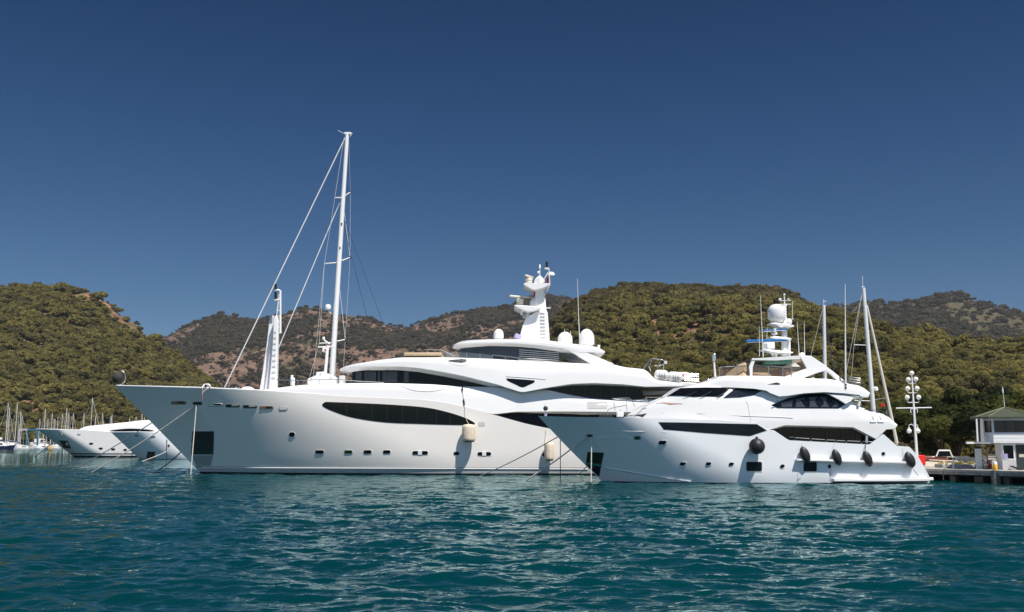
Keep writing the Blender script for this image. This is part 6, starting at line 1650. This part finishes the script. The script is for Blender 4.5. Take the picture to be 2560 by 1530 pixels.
MB().box((rb.x + 1.95, 91.9, 1.35), (.4, .8, 1.0)).build("outboard_motor", BLACK, wb, bevel=.06)
MB().tube([(rb.x - .6, 91, 1.62), (rb.x + 2.1, 91, 1.5)], .04, 6).build("rub_rail", CREAM, wb)
rx = MB().box(P(2297, 1150, 88), (.8, .9, .9), rz=.1).build("red_crate", mat("bright_red_plastic", (.75, .02, .015), .4), None, bevel=.04); tag(rx, "bright red box half hidden by the smaller yacht's transom", "box")
fb = thing("flower_bed", "low flower bed with pale edging stones behind the pier", "flower bed", P(2410, 1160, 84))
fc = fb.location.copy(); fc.z = 1.07
MB().box(fc + Vector((0, 1, .15)), (3.6, 1.6, .3)).build("kerb", CONC, fb, bevel=.04)
g_ = np.random.default_rng(12)
fm_ = MB()
for k in range(60): fm_.ball(fc + Vector((g_.uniform(-1.6, 1.6), g_.uniform(.2, 1.7), g_.uniform(.28, .5))), g_.uniform(.05, .1), seg=6, rings=4)
fm_.build("flowers", mat("yellow_flowers", (.5, .38, .1), .8, col2=(.12, .14, .03), scale=3), fb)
wl = MB().box(P(2395, 1152, 104) , (10, .4, 1.0)).build("low_wall", mat("pale_wall", (.42, .38, .33), .9, var=.3, scale=1), None); tag(wl, "low pale garden wall in front of the shore trees", "wall")

# ---- trees on the shore behind the pier and the small yacht: each with trunk and crown
def tree_proto(seed, R_, H_, th):
    t = thing("tree", "x", "tree", (0, 0, 0))
    rr_ = random.Random(seed)
    tm = MB(); tm.tube([(0, 0, -.3), (.1, .05, th * .5), (.15, -.1, th)], [.28, .2, .14], 8)
    for k in range(5):
        a = rr_.uniform(0, 6.28); tm.tube([(.12, 0, th * rr_.uniform(.5, .95)), (R_ * .3 * math.cos(a), R_ * .3 * math.sin(a), th + H_ * .2), (R_ * .6 * math.cos(a), R_ * .6 * math.sin(a), th + H_ * .45)], [.1, .07, .03], 6)
    tm.build("trunk", BARK, t)
    v, f = crown_arrays(seed, R_, H_, 26, 300, .1, .8, .12)
    mb = MB(); mb.add([Vector(q_) + Vector((0, 0, th * .62)) for q_ in v], f)
    me = bpy.data.meshes.new("crown"); me.from_pydata(mb.v, [], mb.f); me.materials.append(LEAF_BROAD)
    o = bpy.data.objects.new("crown", me); C.objects.link(o); o.parent = t
    return t
TP = [tree_proto(41, 2.7, 4.6, 2.4), tree_proto(42, 2.3, 3.4, 1.8), tree_proto(43, 3.2, 5.6, 3.0), tree_proto(44, 2.0, 5.4, 2.2)]
# px, base y, depth, kind, scale
TR = [(2198, 1130, 122, 1, 1.0), (2232, 1130, 116, 0, 1.05), (2262, 1132, 128, 2, 1.0), (2305, 1135, 112, 1, 1.05), (2322, 1133, 132, 2, 1.15), (2352, 1135, 108, 0, .85), (2372, 1134, 124, 3, 1.1), (2398, 1136, 113, 1, 1.1), (2425, 1135, 120, 2, 1.0), (2447, 1137, 104, 0, .95), (2480, 1135, 126, 2, 1.25), (2520, 1134, 122, 0, 1.3), (2555, 1133, 128, 2, 1.2), (2590, 1133, 116, 0, 1.3), (2165, 1128, 134, 2, .9), (2290, 1128, 150, 2, 1.35), (2345, 1128, 155, 0, 1.5), (2410, 1128, 150, 2, 1.4), (2460, 1128, 158, 0, 1.5), (2240, 1128, 152, 0, 1.3), (2505, 1128, 160, 2, 1.4), (2120, 1128, 150, 0, 1.2)]
TL = ["behind the smaller yacht's boat deck rail", "just left of the lamp post's lower half", "behind the lamp post's cross bar", "behind the varnished wooden boat", "tall and dark right of the lamp post", "small, in front, right of the wooden boat", "narrow, halfway between lamp and kiosk", "low, above the pale garden wall's middle", "behind the potted shrub's left", "closest to the kiosk's landing beam", "above the kiosk's porch", "behind the kiosk roof's peak", "behind the kiosk at the frame edge", "past the kiosk at the very frame edge", "mostly behind the smaller yacht's stern rail", "further back behind the lamp's globes", "further back right of the lamp's globes", "further back in the gap between lamp and kiosk", "further back left of the kiosk roof", "further back left of the lamp", "further back above the kiosk roof", "further back, over the smaller yacht's fly deck tail"]
used = set()
for (x, y, Y, k, s_), lab in zip(TR, TL):
    o = TP[k] if k not in used else copy_tree(TP[k]); used.add(k)
    o.location = (P(x, y, Y).x, Y, .95); o.scale = (s_, s_, s_); o.rotation_euler = (0, 0, (x * 7.3) % 6.28)
    o['label'] = "leafy green tree " + lab; o['group'] = "shore trees behind the pier"
# undergrowth at their feet
g_ = np.random.default_rng(21); X_ = g_.uniform(36, 110, 900); Y_ = g_.uniform(106, 240, 900); ok = (X_ / Y_ > .3) & (X_ / Y_ < .6)
scatter("undergrowth", np.stack([X_[ok], Y_[ok], np.full(ok.sum(), .9)], -1), g_.uniform(.35, .8, ok.sum()), V_NEAR)
# ================================================================ AIR: even, thin haze over the bay
hzm = bpy.data.materials.new("haze_air"); hzm.use_nodes = True
nt = hzm.node_tree; nt.nodes.remove(nt.nodes["Principled BSDF"])
pv = nt.nodes.new("ShaderNodeVolumePrincipled")
pv.inputs["Color"].default_value = (0.75, 0.8, 0.9, 1); pv.inputs["Density"].default_value = HAZE; pv.inputs["Anisotropy"].default_value = 0.0
nt.links.new(pv.outputs[0], nt.nodes["Material Output"].inputs["Volume"])
mb = MB(); mb.box((0, 2500, 165), (6000, 6000, 333.0))
hz_o = mb.build("haze", hzm, None, smooth=0); hz_o['kind'] = 'stuff'
